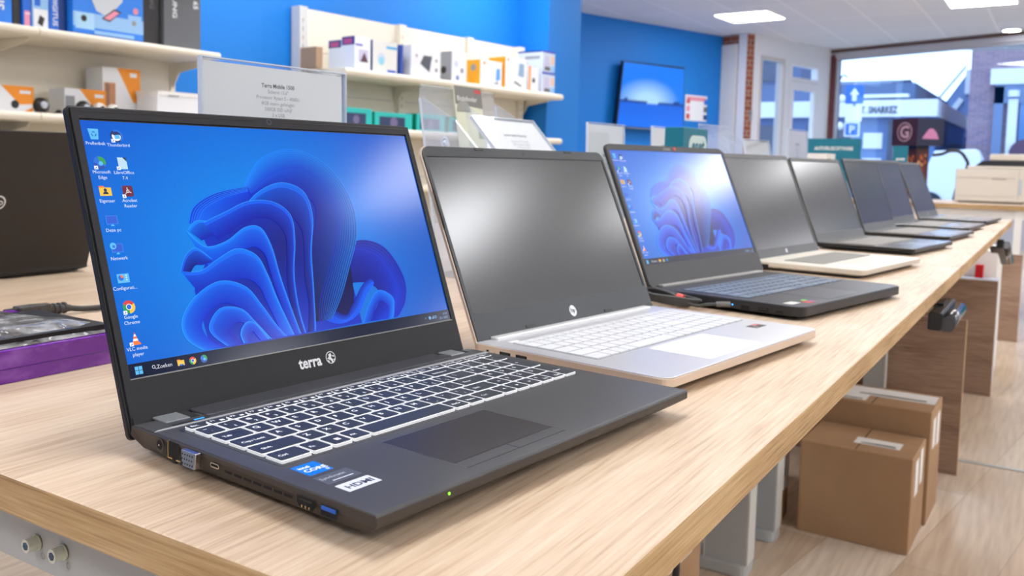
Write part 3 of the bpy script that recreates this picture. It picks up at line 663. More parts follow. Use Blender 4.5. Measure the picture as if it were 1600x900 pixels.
LW, LD, LH = .361, .243, .0215
def laptop_terra():
    root = empty('laptop', L1_LOC, L1_YAW, 'large open dark grey laptop nearest the camera, blue picture on its lit screen', 'laptop', None)
    T = LH; z0 = .0045
    # wedge body: top plate and chamfered underside
    b = MB()
    prof = [(0, T-.0015), (.0012, T), (LD-.016, T), (LD-.006, T-.001), (LD-.004, T-.008), (LD-.012, z0), (.012, z0+.002), (.0, T-.007)]
    n = len(prof)
    vs = [(0+(.0006 if z > T-.0005 else 0)+(.006 if z < T-.01 else 0), y, z) for y, z in prof]+[(LW-(.0006 if z > T-.0005 else 0)-(.006 if z < T-.01 else 0), y, z) for y, z in prof]
    b.add(vs, [tuple(range(n)), tuple(range(2*n-1, n-1, -1))]+[(i, n+i, n+(i+1) % n, (i+1) % n) for i in range(n)], deckm)
    base = b.build('base', root, bevel=.0008)
    base.data.materials.append(bump_noise(mat('side_bronze_grey', (66,60,56), .45, .3), 1400, .06))
    for p in base.data.polygons:
        if abs(p.normal.x) > .5 or p.center.z < T-.004: p.material_index = 1
    b = MB()
    for x in (.03, LW-.07): b.rr(x, .03, x+.04, .04, .004, 0, z0+.0025, black2); b.rr(x, LD-.04, x+.04, LD-.03, .004, 0, z0+.001, black2)
    b.build('rubber_feet', root)
    # raised hinge bar area and bright strip
    b = MB(); b.prism([(.0,.2085), (.012,.2085), (LW-.012,.2050), (LW,.2085), (LW-.004,.2112), (.004,.2112)], T, T+.0003, mat('polished_strip', (176,176,176), .4, .2)); b.build('trim_strip', root)
    b = MB(); b.rr(.047, .2165, LW-.047, .2400, .003, T-.001, T+.0010, mat('cover_satin', (62,63,67), .38, .2)); b.build('hinge_cover', root, bevel=.0008)
    for xa, xb in ((.0175,.037), (LW-.040,LW-.0205)):
        b = MB(); b.box(xa, .222, T-.001, xb, LD-.002, T+.0007, mat('hinge_grey_metal', (128,132,134), .35, .2)); b.build('hinge', root, bevel=.0015)
        b = MB(); xo = xb if xa < .1 else xb; b.box(xb+.0002, .222, T-.0002, xb+.0075, LD-.003, T+.0002, hole); b.build('hinge_gap', root)
    # status lights
    b = MB(); b.rr(.018, .2135, .047, .2165, .0008, T, T+.00015, mat('slot_black', (34,34,36), .3)); b.rr(.035, .2142, .043, .2158, .0004, T+.0001, T+.0003, mat('blue_led', (40,130,255), .3, emis=(40,130,255), es=2.2)); b.build('status_bar', root)
    # keyboard recess
    b = MB(); b.rr(.0145, .0945, .3465, .2035, .003, T-.0002, T+.00015, mat('key_bed', (58,60,64), .4, .4)); b.build('keyboard_bed', root)
    keyboard(root, .0165, .3445, .0965, .2015, z=T+.0001)
    # touchpad with engraved outline
    b = MB(); x0, y0, x1, y1 = .089, .012, .196, .0845; ln = mat('etched_line', (150,152,152), .3, .9)
    b.rr(x0, y0+.0115, x1, y1, .001, T, T+.0001, mat('touchpad_surface', (54,52,54), .38, .3))
    for a in ((x0,y0+.0112,x1,y0+.0116), (x0,y0,x1,y0+.0004), (x0-.0004,y0,x0,y1), (x1,y0,x1+.0004,y1), (x0,y1,x1,y1+.0006)): b.box(a[0],a[1],T,a[2],a[3],T+.00018,ln if a[1] > y0+.02 or a[2]-a[0] < .01 else _m['slot_black'])
    b.box((x0+x1)/2-.0002,y0,T,(x0+x1)/2+.0002,y0+.0115,T+.00015,_m['slot_black'])
    b.build('touchpad', root)
    # stickers
    z = T+.0001
    b = MB(); b.rr(.0158,.0702,.0345,.0888,.0008, T, z, mat('sticker_blue', (0,120,220), .3)); b.text('intel', .0050, .0178, .0820, legend, z=z+.00004, bold=.02); b.text('CORE', .0064, .0178, .0755, legend, z=z+.00004, bold=.02); b.text('i3', .0034, .0306, .0718, legend, z=z+.00004, bold=.03)
    b.build('processor_sticker', root, label='blue processor sticker')
    b = MB(); b.rr(.0138,.0515,.0400,.0660,.0006, T, z, mat('sticker_clear_grey', (88,92,98), .3)); b.text('Synchronic', .0046, .0150, .0592, mat('print_pale', (200,206,212), .5), z=z+.00004, sx=.95); b.box(.020,.0545,z,.036,.0556,z+.00004,_m['print_pale'])
    b.build('reseller_sticker', root, label='transparent grey sticker')
    b = MB(); b.rr(.0142,.0350,.0398,.0475,.0006, T, z, mat('sticker_white', (222,226,232), .35)); b.text('HDMI', .0072, .0275, .0385, mat('print_dark_blue', (60,72,96), .5), z=z+.00004, align='CENTER', bold=.03, sx=1.15)
    b.build('connector_sticker', root, label='white sticker')
    b = MB(); b.cyl((.058,-.0006,T-.004),(.058,.0005,T-.004),.0008,mat('green_led', (120,220,40), .3, emis=(120,230,40), es=2)); b.build('power_light', root, label='green power light')
    # ports on the left side; side frame: u to the back, v up, w outwards (-x)
    S = (Vector((.0002,0,0)), Vector((0,1,0)), Vector((0,0,1)), Vector((-1,0,0)))
    zc = T-.0060
    b = MB(); b.disc(.2015, zc-.0005, .0048, black2, S, .0006, 20, ri=.0034); b.disc(.2015, zc-.0005, .0034, hole, S, .0005); b.cyl((.0008,.2015,zc-.0005),(-.001,.2015,zc-.0005),.0007,steel,8); b.build('power_socket', root)
    b = MB(); b.poly([(.1795,zc+.0048),(.1905,zc+.0048),(.1905,zc-.0055),(.1795,zc-.0055)], hole, S, .0005); b.prism([(.1912,zc+.003),(.1935,zc+.003),(.1935,zc-.0050),(.1912,zc-.0050)], .0002,.0006, hole, frame=S)
    for a in ((.1905,zc-.0062,.1911,zc+.0048), (.1860,zc-.0066,.1911,zc-.0058), (.1770,zc-.0066,.1815,zc-.0058)): b.prism([(a[0],a[1]),(a[2],a[1]),(a[2],a[3]),(a[0],a[3])], .0003, .0012, brass, frame=S)
    b.prism([(.1815,zc-.0088),(.1862,zc-.0088),(.1862,zc-.0052),(.1815,zc-.0052)], .0003, .0009, hole, frame=S); b.build('network_port', root)
    b = MB(); b.prism([(.1545,zc+.0045),(.1705,zc+.0045),(.1695,zc-.0060),(.1560,zc-.0060)], .0004, .0048, mat('vga_shell', (200,200,205), .25, 1), mtop=mat('vga_face', (110,120,134), .5), frame=S)
    for j in range(3):
        for i in range(5): b.disc(.1580+i*.0026+(.0006 if j == 1 else 0), zc+.0022-j*.0030, .0007, hole, S, .0049, 8)
    b.build('video_port', root, bevel=.0006)
    b = MB(); b.prism(rrect(.1355,zc-.0016,.1445,zc+.0014,.0015), .0003, .0009, steel, frame=S); b.prism(rrect(.1361,zc-.0010,.1439,zc+.0008,.0009), .0009, .0010, hole, frame=S); b.build('round_data_port', root)
    b = MB()
    for i in range(7): b.prism([(.0665+i*.0094,zc-.0020),(.0738+i*.0094,zc-.0020),(.0738+i*.0094,zc-.0004),(.0665+i*.0094,zc-.0004)], .0003, .0006, hole, frame=S)
    b.build('air_vents', root)
    b = MB(); b.prism([(.0465,zc+.002),(.0620,zc+.002),(.0620,zc-.0022),(.0598,zc-.0045),(.0487,zc-.0045),(.0465,zc-.0022)], .0003, .0010, steel, mtop=hole, frame=S)
    b.prism([(.0490,zc-.0003),(.0596,zc-.0003),(.0596,zc+.0008),(.0490,zc+.0008)], .001, .0013, black2, frame=S)
    for i in range(3): b.prism([(.0508+i*.003,zc-.0042),(.0518+i*.003,zc-.0042),(.0518+i*.003,zc-.0028),(.0508+i*.003,zc-.0028)], .001, .0014, brass, frame=S)
    b.build('display_port', root)
    b = MB(); b.prism([(.0285,zc-.0042),(.0420,zc-.0042),(.0420,zc+.0016),(.0285,zc+.0016)], .0003, .0010, steel, mtop=hole, frame=S); b.prism([(.0295,zc-.0008),(.0410,zc-.0008),(.0410,zc+.0012),(.0295,zc+.0012)], .001, .0016, mat('usb_blue', (20,90,190), .4), frame=S); b.build('usb_port', root)
    # lid
    F = lap_frames(.2403, L1_TILT, LH-.0003); o, eu, ev, ew = F; top = .2345
    b = MB(); b.prism([(p[0], p[1]) for p in rrect(-.0003, -.0115, LW+.0003, top, .004)], -.0070, -.0028, blackpl, frame=F)
    b.prism(rrect(.0008, -.0100, LW-.0008, top-.0008, .004), -.0028, -.0020, black2, frame=F)
    lid = b.build('lid', root, bevel=.0008)
    # bezel as a ring around the panel
    sx0, sx1, sy0, sy1 = .0073, .3530, .0298, .2238
    b = MB()
    for a in ((.0020,-.004,sx0,top-.0025), (sx1,-.004,LW-.0020,top-.0025), (sx0,-.004,sx1,sy0), (sx0,sy1,sx1,top-.0025)):
        b.prism([(a[0],a[1]),(a[2],a[1]),(a[2],a[3]),(a[0],a[3])], -.0022, .0004, blackpl, frame=F)
    b.prism([(.003,-.0038),(LW-.003,-.0038),(LW-.003,.0030),(.003,.0030)], .0004, .0012, blackpl, frame=F)
    b.prism([(sx0,sy0-.0008),(sx1,sy0-.0008),(sx1,sy0),(sx0,sy0)], .0004, .0008, mat('bezel_lip', (130,130,130), .3, .5), frame=F)
    for a in ((.01,.165), (.196,LW-.01)): b.prism([(a[0],top-.0052),(a[1],top-.0052),(a[1],top-.0046),(a[0],top-.0046)], .0003, .0006, _m['slot_black'], frame=F)
    b.build('bezel', root)
    b = MB(); b.prism([(sx0-.0002,sy0-.0002),(sx1+.0002,sy0-.0002),(sx1+.0002,sy1+.0002),(sx0-.0002,sy1+.0002)], -.0015, -.0011, black2, frame=F); b.build('panel_backing', root)
    Fd = (o-ew*.0013, eu, ev, ew)
    desktop(root, Fd, sx0+.0004, sy0, sx1-sx0-.0008, sy1-sy0-.0012, glow)
    b = MB(); b.disc(.1806, top-.0055, .0027, black2, F, .0006, 20); b.disc(.1806, top-.0055, .0027, mat('lens_ring', (70,70,74), .3), F, .0007, 20, ri=.0021); b.disc(.1806, top-.0055, .0012, mat('lens_glass', (60,70,90), .05, .3), F, .0008)
    for u in (.1675,.1740,.1922): b.disc(u, top-.0062, .0005, hole, F, .0005, 8)
    b.build('webcam', root)
    b = MB(); lg = mat('logo_white', (225,226,228), .4); b.text('terra', .0128, .1545, .0122, lg, F, .0006, bold=.03, sx=.92)
    gx, gy, gr = .1892, .0168, .0053
    b.disc(gx, gy, gr, lg, F, .0006, 24, ri=gr*.88)
    for P in ([(-.35,.55),(.15,.7),(.25,.3),(.05,.0),(.35,-.35),(.45,-.75),(.1,-.9),(-.05,-.45),(-.75,-.1),(-.35,.15)], [(.35,.35),(.75,.2),(.7,.0),(.4,.1)], [(-.7,-.3),(-.35,-.55),(-.45,-.75),(-.75,-.5)], [(.45,-.3),(.85,-.35),(.6,-.6)]): b.poly([(gx+p[0]*gr, gy+p[1]*gr) for p in P], lg, F, .0006)
    b.build('brand_mark', root)
    return root
laptop_terra()

# ------------------------------------------------------------------ the other laptops of the row
def off_screen(name, c1, rough):
    return mat(name, c1, rough, spec=.8)
scr_off = mat('screen_matte_off', (30,38,46), .2, spec=.9)
scr_off2 = mat('screen_matte_off_far', (40,44,50), .2, spec=.45)
def laptop(loc, yaw, W, D, tilt, H, label, deck, side, lid, bez, screen, sb, cr=.010, T=.0175, keys='one', keycap=None, keyside_=None, pad=None, padx=None, bt=.011, bs=.0055, bb=.024, hingew=None, hinge_m=None, chamf=0, front_round=.012, foot=.002, lit=False, kgap=.0020, drop=.0095, kb=None, group='display laptops in the row', legm=None):
    root = empty('laptop', loc, yaw, label, 'laptop', group)
    b = MB(); o = rrect(0,0,W,D,front_round,6,(1,1,0,0)); b.prism(o, T-drop, T-.0012, side)
    oi = rrect(.011,.011,W-.011,D-.004,front_round,6,(1,1,0,0)); nn = len(o)
    b.add([(p[0],p[1],foot+.0025) for p in oi]+[(p[0],p[1],T-drop) for p in o], [tuple(range(nn-1,-1,-1))]+[(i,(i+1)%nn,nn+(i+1)%nn,nn+i) for i in range(nn)], side)
    q = rrect(.0006,.0006,W-.0006,D-.0006,front_round,6,(1,1,0,0)); b.prism(q, T-.0012, T, deck)
    b.prism(rrect(.012,.012,W-.012,D-.01,front_round,6,(1,1,0,0)), foot, foot+.003, black2 if side is not deck else side)
    b.build('base', root, bevel=.0006)
    b = MB()
    for x in (.03, W-.06):
        for y in (.02, D-.03): b.rr(x, y, x+.03, y+.008, .003, 0, foot+.0005, black2)
    b.build('rubber_feet', root)
    kb = kb or (.018, W-.018, D*.40, D*.80)
    kc = keycap or deck
    if keys == 'all':
        b = MB(); b.rr(kb[0]-.001, kb[2]-.001, kb[1]+.001, kb[3]+.001, .002, T-.0001, T+.0001, mat('key_bed_'+kc.name, (150,152,156) if 'silver' in kc.name else (14,15,18), .5)); b.build('keyboard_bed', root)
        keyboard(root, *kb, z=T, cap=kc, side=keyside_ or kc, cap_h=0, h=.0012, lab=False, gap=kgap)
    else:
        b = MB(); U = (kb[1]-kb[0])/19; b.rr(kb[0], kb[2], kb[1], kb[3], .002, T, T+.0001, mat('key_bed_dark', (60,60,62), .5)); ph = (kb[3]-kb[2])/6
        for j in range(6):
            for i in range(19): b.box(kb[0]+i*U+.001, kb[2]+j*ph+.001, T, kb[0]+(i+1)*U-.001, kb[2]+(j+1)*ph-.001, T+.0012, kc)
        b.build('keyboard', root)
    pw = padx or (W*.28, W*.62)
    b = MB(); b.rr(pw[0], D*.05, pw[1], D*.36, .003, T, T+.0002, pad or deck); b.build('touchpad', root)
    F = lap_frames(D-.004, tilt, T+.001)
    b = MB(); b.prism(rrect(0, -.010, W, H, cr, 5, (0,0,1,1)), -.0055, -.0015, lid, frame=F); b.build('lid', root, bevel=.0008)
    sx0, sx1, sy0, sy1 = bs, W-bs, bb, H-bt
    b = MB()
    if chamf:
        b.prism([(.001,.004),(W*.02,-.002),(W*.98,-.002),(W-.001,.004),(W-.001,sy0),(.001,sy0)], -.0015, .0003, bez, frame=F)
        b.prism([(.0005,sy1),(W-.0005,sy1),(W-.0005,H-chamf*.6),(W-.0005-chamf,H),(chamf,H),(.0005,H-chamf*.6)], -.0015, .0003, bez, frame=F)
    else:
        b.prism([(.001,-.002),(W-.001,-.002),(W-.001,sy0),(.001,sy0)], -.0015, .0003, bez, frame=F)
        b.prism([(.001,sy1),(W-.001,sy1)]+rrect(.001,sy0,W-.001,H-.0008,cr,5,(0,0,1,1))[2:], -.0015, .0003, bez, frame=F)
    b.prism([(.001,sy0),(sx0,sy0),(sx0,sy1),(.001,sy1)], -.0015, .0003, bez, frame=F); b.prism([(sx1,sy0),(W-.001,sy0),(W-.001,sy1),(sx1,sy1)], -.0015, .0003, bez, frame=F)
    b.build('bezel', root)
    if lit: desktop(root, (F[0]-F[3]*.0012, F[1], F[2], F[3]), sx0, sy0, sx1-sx0, sy1-sy0, glow_haze, small=True)
    else:
        b = MB(); b.prism([(sx0,sy0),(sx1,sy0),(sx1,sy1),(sx0,sy1)], -.0010, -.0006, screen, frame=F); b.build('screen', root)
    b = MB(); b.disc(W/2, H-bt*.5, .0022, black2, F, .0004, 16); b.disc(W/2, H-bt*.5, .0010, mat('lens_glass2', (90,95,105), .1), F, .0005); b.build('webcam', root)
    if hingew:
        b = MB(); b.rr(W*.06, D-.014, W*.94, D-.003, .002, T-.001, T+.0028, hinge_m or deck); b.build('hinge_cover', root, bevel=.001)
    return root, F
def side_port(root, y0, y1, z0, z1, name, m=None, d=.0004):
    S = (Vector((0,0,0)), Vector((0,1,0)), Vector((0,0,1)), Vector((-1,0,0)))
    b = MB(); b.prism([(y0,z0),(y1,z0),(y1,z1),(y0,z1)], -.0002, d, steel if m is None else m, mtop=hole, frame=S)
    if y1-y0 > .01 and m is None: b.prism([(y0+.002,(z0+z1)/2),(y1-.002,(z0+z1)/2),(y1-.002,z1-.001),(y0+.002,z1-.001)], d, d+.0003, black2, frame=S)
    return b.build(name, root)
greyb = bump_noise(mat('bezel_grey', (56,60,64), .45), 1200, .06)
# second: slim silver laptop
r2, F2 = laptop((.4122,.1082,TH), -.1407, .3611, .2265, .4138, .2225, 'silver open laptop with white keyboard and switched-off screen, second from the camera', silver, silver2, silver2, greyb, scr_off, None,
   cr=.012, keys='all', keycap=mat('key_silver', (222,225,228), .45), pad=mat('pad_silver_light', (230,232,230), .4), padx=(.105,.225), bb=.028, bt=.0125, hingew=1, hinge_m=mat('hinge_pale', (232,234,234), .3, .4), front_round=.014, kb=(.022,.345,.088,.192))
b = MB(); b.disc(.3611/2, .0125, .0068, mat('logo_disc', (214,216,220), .25, .7), F2, .0005, 24); b.text('hp', .0085, .3611/2, .0105, greyb, F2, .0007, 'CENTER', bold=.01); b.build('brand_mark', r2)
for u, v, w_, h_ in ((.085,.0035,.016,.003), (.245,.0035,.016,.003), (.09,.2185,.016,.003), (.27,.2185,.016,.003), (.0005,.125,.0015,.045)):
    b = MB(); b.prism(rrect(u,v,u+w_,v+h_,.0005), .0003, .0012, mat('bumper_dark', (56,58,58), .6), frame=F2); b.build('screen_bumper', r2)
b = MB(); S = (Vector((0,0,0)), Vector((0,1,0)), Vector((0,0,1)), Vector((-1,0,0))); b.disc(.208,.010,.0026,steel,S,.0004,16,ri=.0018); b.disc(.208,.010,.0018,hole,S,.0003); b.disc(.199,.010,.0005,hole,S,.0003,8); b.build('power_socket', r2)
side_port(r2, .178, .192, .0065, .0125, 'usb_port'); side_port(r2, .157, .171, .0065, .0125, 'usb_port')
b = MB(); z = .0175; b.rr(.305,.052,.333,.066,.0006,z,z+.00015,mat('sticker_dark', (40,36,38), .35)); b.prism([(.320,.060),(.3325,.060),(.3325,.0655),(.316,.0655)],z+.00015,z+.0002,mat('sticker_red',(200,40,50),.4)); b.text('5', .007, .309, .0535, legend, z=z+.0003, bold=.02); b.text('RYZEN', .0035, .3165, .0612, legend, z=z+.0003); b.build('processor_sticker', r2, label='black and red processor sticker')
b = MB(); b.rr(.024,.196,.038,.2005,.001,z,z+.0003,mat('white_power_key', (250,250,250), .4)); b.build('power_key', r2)  # plain even white key cap
# third: black gaming laptop, lit
r3, F3 = laptop((.9045,.1085,TH), -.202, .3674, .2433, .4093, .2373, 'black open gaming laptop with lit blue screen partly hidden by white glare', mat('deck_black_blue', (50,52,58), .35, .3), mat('side_black', (34,34,36), .45), black2, bump_noise(mat('bezel_charcoal', (62,62,64), .5), 1200, .06), None, None,
   keys='all', keycap=mat('key_blue_grey', (112,128,146), .4), pad=mat('pad_dark', (64,66,72), .3, .2), padx=(.115,.225), bb=.034, bt=.010, bs=.008, T=.0195, hingew=1, hinge_m=mat('hinge_bar_grey', (170,170,166), .35, .4), chamf=.012, front_round=.018, foot=.003, drop=.0135, lit=True, kgap=.0034, kb=(.02,.345,.088,.195))
b = MB(); b.text('LEGION', .006, .165, .2373-.0078, mat('print_pale2', (160,160,162), .5), F3, .0006, bold=.02); b.prism([(.199,.2300),(.2045,.2300),(.2045,.2355),(.199,.2355)], .0003, .0006, mat('red_mark', (220,50,50), .4), frame=F3); b.build('brand_mark', r3)
S = (Vector((0,0,0)), Vector((0,1,0)), Vector((0,0,1)), Vector((-1,0,0)))
b = MB()
for i in range(11): b.prism([(.150+i*.0046,.006),(.1525+i*.0046,.006),(.1525+i*.0046,.015),(.150+i*.0046,.015)], 0, .0003, hole, frame=S)
b.build('air_vents', r3)
b = MB(); b.disc(.101,.0115,.0010,mat('blue_led2',(60,150,255),.3,emis=(60,150,255),es=4),S,.0005,10); b.build('power_light', r3, label='blue power light')
side_port(r3, .075, .088, .005, .013, 'network_port', black2); side_port(r3, .047, .062, .007, .0125, 'display_port'); side_port(r3, .026, .036, .008, .0115, 'round_data_port', black2)
b = MB(); z = .0195; b.rr(.018,.022,.044,.036,.001,z,z+.0002,mat('sticker_white2', (225,225,218), .4)); b.build('white_sticker', r3, label='blank white sticker')
b = MB(); b.rr(.052,.012,.066,.026,.001,z,z+.0002,mat('sticker_red',(200,40,50),.4)); b.rr(.068,.013,.080,.025,.001,z,z+.0002,mat('sticker_purple',(130,70,120),.4)); b.rr(.066,.027,.078,.034,.001,z,z+.0002,mat('sticker_green',(110,190,60),.4)); b.build('processor_stickers', r3, label='red, green and purple stickers')
# fourth: warm white laptop
cremem = mat('champagne_white', (232,228,214), .35, .15)
r4, F4 = laptop((1.4663,.1262,TH), -.15, .3594, .2246, .3865, .2333, 'cream white open laptop with grey keyboard, switched off, fourth in the row', cremem, mat('champagne_side', (214,204,188), .4, .2), cremem, mat('bezel_grey2', (92,94,96), .45), scr_off, None,
   keys='one', keycap=mat('key_grey', (150,148,140), .5), pad=mat('pad_cream', (222,218,204), .35), bb=.018, bt=.010, kb=(.05,.33,.095,.175))
b = MB(); b.disc(.18,.009,.005,mat('logo_disc', (214,216,220), .25, .7),F4,.0005,20); b.text('hp',.006,.18,.0072,_m['bezel_grey2'],F4,.0007,'CENTER'); b.build('brand_mark', r4)
side_port(r4, .185, .20, .006, .0125, 'usb_port', black2)
b = MB(); b.rr(.318,.03,.334,.045,.0006,.0175,.0177,mat('sticker_sky',(150,180,220),.4)); b.build('round_sticker', r4)
# fifth to eighth
dks = mat('deck_silver_dark', (178,178,176), .15, .8)
far = [((2.06,.1161,TH), -.1457, .3607, .2353, .381, .2318, 'grey open laptop with warm glare at its screen corner, fifth in the row', mat('lid_bronze_dark', (70,66,56), .4), scr_off),
       ((2.6012,.09,TH), -.1035, .3599, .2379, .3382, .2342, 'grey open laptop with a dark screen, sixth in the row', black2, scr_off2),
       ((3.1125,.0808,TH), -.0754, .3595, .2389, .3289, .2358, 'grey open laptop with navy dark screen, seventh in the row', black2, scr_off2),
       ((3.66,.0621,TH), -.09, .3609, .2440, .38, .2375, 'dark open laptop at the far end of the row, beside the printer table', black2, scr_off2)]
for k, (loc, yaw, W, D, tl, H, lab, lidm, sc) in enumerate(far):
    r, F = laptop(loc, yaw, W, D, tl, H, lab, dks if k < 3 else mat('deck_grey_far', (160,162,166), .16, .75), black2, lidm, mat('bezel_grey2', (92,94,96), .45), sc, None, keys='one', keycap=mat('key_taupe', (150,146,138), .5), pad=mat('pad_far', (150,150,150), .2, .7), bb=.022, bt=.009)
    if k == 3: b = MB(); b.text('acer', .010, .18, .008, silver, F, .0005, 'CENTER', bold=.02); b.build('brand_mark', r)
# charger cable of the gaming laptop: bundled, red cable tie
A = Vector((.9045,.1085,TH)); c_, s_ = math.cos(-.202), math.sin(-.202)
def G3(x, y, z): return (A.x+c_*x-s_*y, A.y+s_*x+c_*y, TH+z)
t = empty('charger_cable', G3(-.02,.2,0), 0, 'black charger cable bundled between the silver and the black gaming laptop, red tie', 'cable')
def loc(pts): o = Vector(G3(-.02,.2,0)); return [tuple(Vector(p)-o) for p in pts]
b = MB(); b.tube(loc([G3(-.016,.118,.011), G3(-.022,.128,.010), G3(-.026,.145,.007), G3(-.024,.170,.013), G3(-.022,.195,.020), G3(-.024,.225,.022), G3(-.035,.245,.012), G3(-.045,.235,.005), G3(-.040,.215,.005)]), .0024, mat('cable_grey', (64,64,64), .45)); b.build('cable', t)
b = MB()
for k in range(5):
    q = k*.0025
    b.tube(loc([G3(-.030-q,.235+q,.006+q*1.6), G3(-.014-q*.4,.215,.010+q), G3(-.016,.18+q,.006+q*1.3), G3(-.020,.160-q*2,.004+q), G3(-.030,.170,.005+q), G3(-.034-q*.6,.21,.007+q), G3(-.031-q,.232+q,.007+q*1.6)]), .0021, _m['cable_grey'], 8)
b.build('coil', t)
b = MB(); p0, p1 = loc([G3(-.024,.166,.013), G3(-.024,.176,.015)]); b.cyl(p0, p1, .0062, mat('tie_red', (238,74,62), .5), 14); b.build('cable_tie', t, label='red cable tie')
b = MB(); p0, p1 = loc([G3(-.016,.118,.011), G3(-.002,.104,.0115)]); b.cyl(p0, p1, .0038, mat('plug_grey', (110,110,108), .4), 12); b.build('plug', t)

# laptop of the opposite row seen from behind
rb, Fb = laptop((.606,1.478,TH), math.pi, .361, .232, .36, .236, 'black laptop seen from behind at the left, standing on the far side of the table', mat('deck_black2', (40,38,38), .4), black2, bump_noise(mat('lid_back_black', (32,28,27), .5), 1500, .05), mat('bezel_black2', (24,24,24), .4), scr_off, None, keys='one', keycap=black2, pad=black2, group='laptops of the opposite row')
b = MB(); Fk = (Fb[0]-Fb[3]*.0056, -Fb[1], Fb[2], -Fb[3]); b.disc(-.1805, .118, .012, mat('logo_pale', (214,214,214), .3), Fk, .0001, 24, ri=.0095); b.text('hp', .016, -.1805, .114, _m['logo_pale'], Fk, .0001, 'CENTER', bold=.01); b.build('lid_emblem', rb)

# ------------------------------------------------------------------ things lying behind the first laptop
purple = mat('purple_glossy_box', (116,40,168), .16, coat=.6)
vary(purple, (128,42,184), (172,104,222), 9, (3,1,6), 4, .45, .75)
b = MB(); b.rr(-.20,.600,.212,.80,.004,TH,TH+.030,purple); b.rr(-.2002,.5997,.2123,.8003,.004,TH+.0125,TH+.0140,mat('purple_dark_seam',(100,26,150),.3))
tag(b.build('flat_box', bevel=.002), 'flat glossy purple box lying behind the first laptop at the left edge', 'box')
foil = bump_noise(mat('plastic_sleeve', (98,98,100), .14, .0, coat=1.0), 26, 1.0, 3)
_m['plastic_sleeve'].node_tree.nodes['Bump'].inputs['Distance'].default_value = .02
vary(foil, (72,72,74), (200,202,204), 22, (1,1.6,1), 5, .38, .62)  # pale mottling paints crinkle highlights into the sleeve's colour
b = MB(); N = 26; M_ = 14; vs = []
for j in range(M_+1):
    for i in range(N+1):
        x = -.19+(.422-.045*j/M_)*i/N; y = .606+.180*j/M_+.006*math.sin(i*.9)*j/M_; e = min(i, N-i)/3.0; f = min(j, M_-j)/2.0; h = .0125*min(1, e)*min(1, f)
        vs.append((x+random.uniform(-.001,.001), y, TH+.0305+h+random.uniform(-.0009,.0009)*min(1, e, f)))
k = len(vs); lo = [(v[0], v[1], TH+.0303) for v in vs]
b.add(vs, [(j*(N+1)+i, j*(N+1)+i+1, (j+1)*(N+1)+i+1, (j+1)*(N+1)+i) for j in range(M_) for i in range(N)], foil, True)
b.add(lo, [((j+1)*(N+1)+i, (j+1)*(N+1)+i+1, j*(N+1)+i+1, j*(N+1)+i) for j in range(M_) for i in range(N)], foil, True)
b.rr(-.188,.612,.205,.74,.006,TH+.0306,TH+.0375,black2)
tag(b.build('wrapped_accessory'), 'black item in crinkled clear plastic sleeve on top of the purple box', 'packaging')
t = empty('power_cable', (.28,.885,TH), 0, 'black mains cable with three-hole plug lying left of the first laptop', 'cable')
b = MB(); b.tube([(.055,-.005,.008),(.075,-.008,.005),(.11,-.012,.0045),(.15,-.010,.0042),(.20,.0,.0042),(.26,.03,.0042),(.30,.10,.0042)], .0038, mat('cable_dark', (62,60,58), .5)); b.build('cord', t)
b = MB(); F = fr((0,0,.0015), (1,0,0), (0,1,0)); b.prism([(-.012,-.011),(.012,-.011),(.022,-.007),(.030,-.006),(.030,.006),(.022,.007),(.012,.011),(-.012,.011)], 0, .0155, mat('plug_dark', (66,64,62), .5), frame=F)
b.cyl((.030,0,.009),(.056,-.004,.008),.0062,_m['plug_dark'],12,r1=.0045)
for x in (.034,.041,.048): b.cyl((x,-.001,.0088),(x+.003,-.001,.0087),.0074,_m['plug_dark'],12)
b.build('plug_body', t, bevel=.0015)
b = MB()
for y, z in ((-.0055,.0055),(.0055,.0055),(0,.0125)): b.cyl((-.012,y,z),(-.028,y,z),.0036,black2,10)
b.build('plug_sockets', t)

# ------------------------------------------------------------------ sign holders along the middle of the tables
def sheet_lines(b, F, lines, cx, y, size, z, m1=ink, m2=inkl, dy=None, boldfirst=True):
    for i, s_ in enumerate(lines):
        b.text(s_, size*(1.12 if i == 0 and boldfirst else 1), cx, y-i*(dy or size*1.12), m1 if i == 0 else m2, F, z, 'CENTER', bold=.02 if i == 0 else 0)
def card_stand(loc_, yaw, W, H, tilt, lines, size, label, group='price cards on the tables', y0=None, cat='sign', lift=0):
    t = empty('card_stand', loc_, yaw, label, cat, group)
    F = fr((0,0,.004+lift), (1,0,0), (0, math.sin(tilt), math.cos(tilt)))
    b = MB()
    if lift: b.box(-W/2,.012,0,W/2,.016,lift+.02,clear); b.box(-W/2,.06,0,W/2,.064,lift+.055,clear)
    b.prism([(-W/2,0),(W/2,0),(W/2,H),(-W/2,H)], .0012, .0030, clear, frame=F); b.prism([(-W/2,0),(W/2,0),(W/2,H),(-W/2,H)], -.0030, -.0012, clear, frame=F)
    b.box(-W/2, -.02, .0, W/2, .07, .003, clear)
    b.build('acrylic_holder', t)
    b = MB()
    for a in ((-W/2-.0012,0,-W/2,H), (W/2,0,W/2+.0012,H), (-W/2-.0012,H,W/2+.0012,H+.0012)): b.prism([(a[0],a[1]),(a[2],a[1]),(a[2],a[3]),(a[0],a[3])], -.0032, .0032, edgeclear, frame=F)
    b.build('holder_edge', t)
    b = MB(); b.prism([(-W/2+.003,.002),(W/2-.004,.002),(W/2-.004,H-.003),(-W/2+.003,H-.003)], -.0006, .0, paper, frame=F)
    sheet_lines(b, F, lines, .0, H-.055 if y0 is None else y0, size, .0002)
    b.build('printed_card', t)
    return t
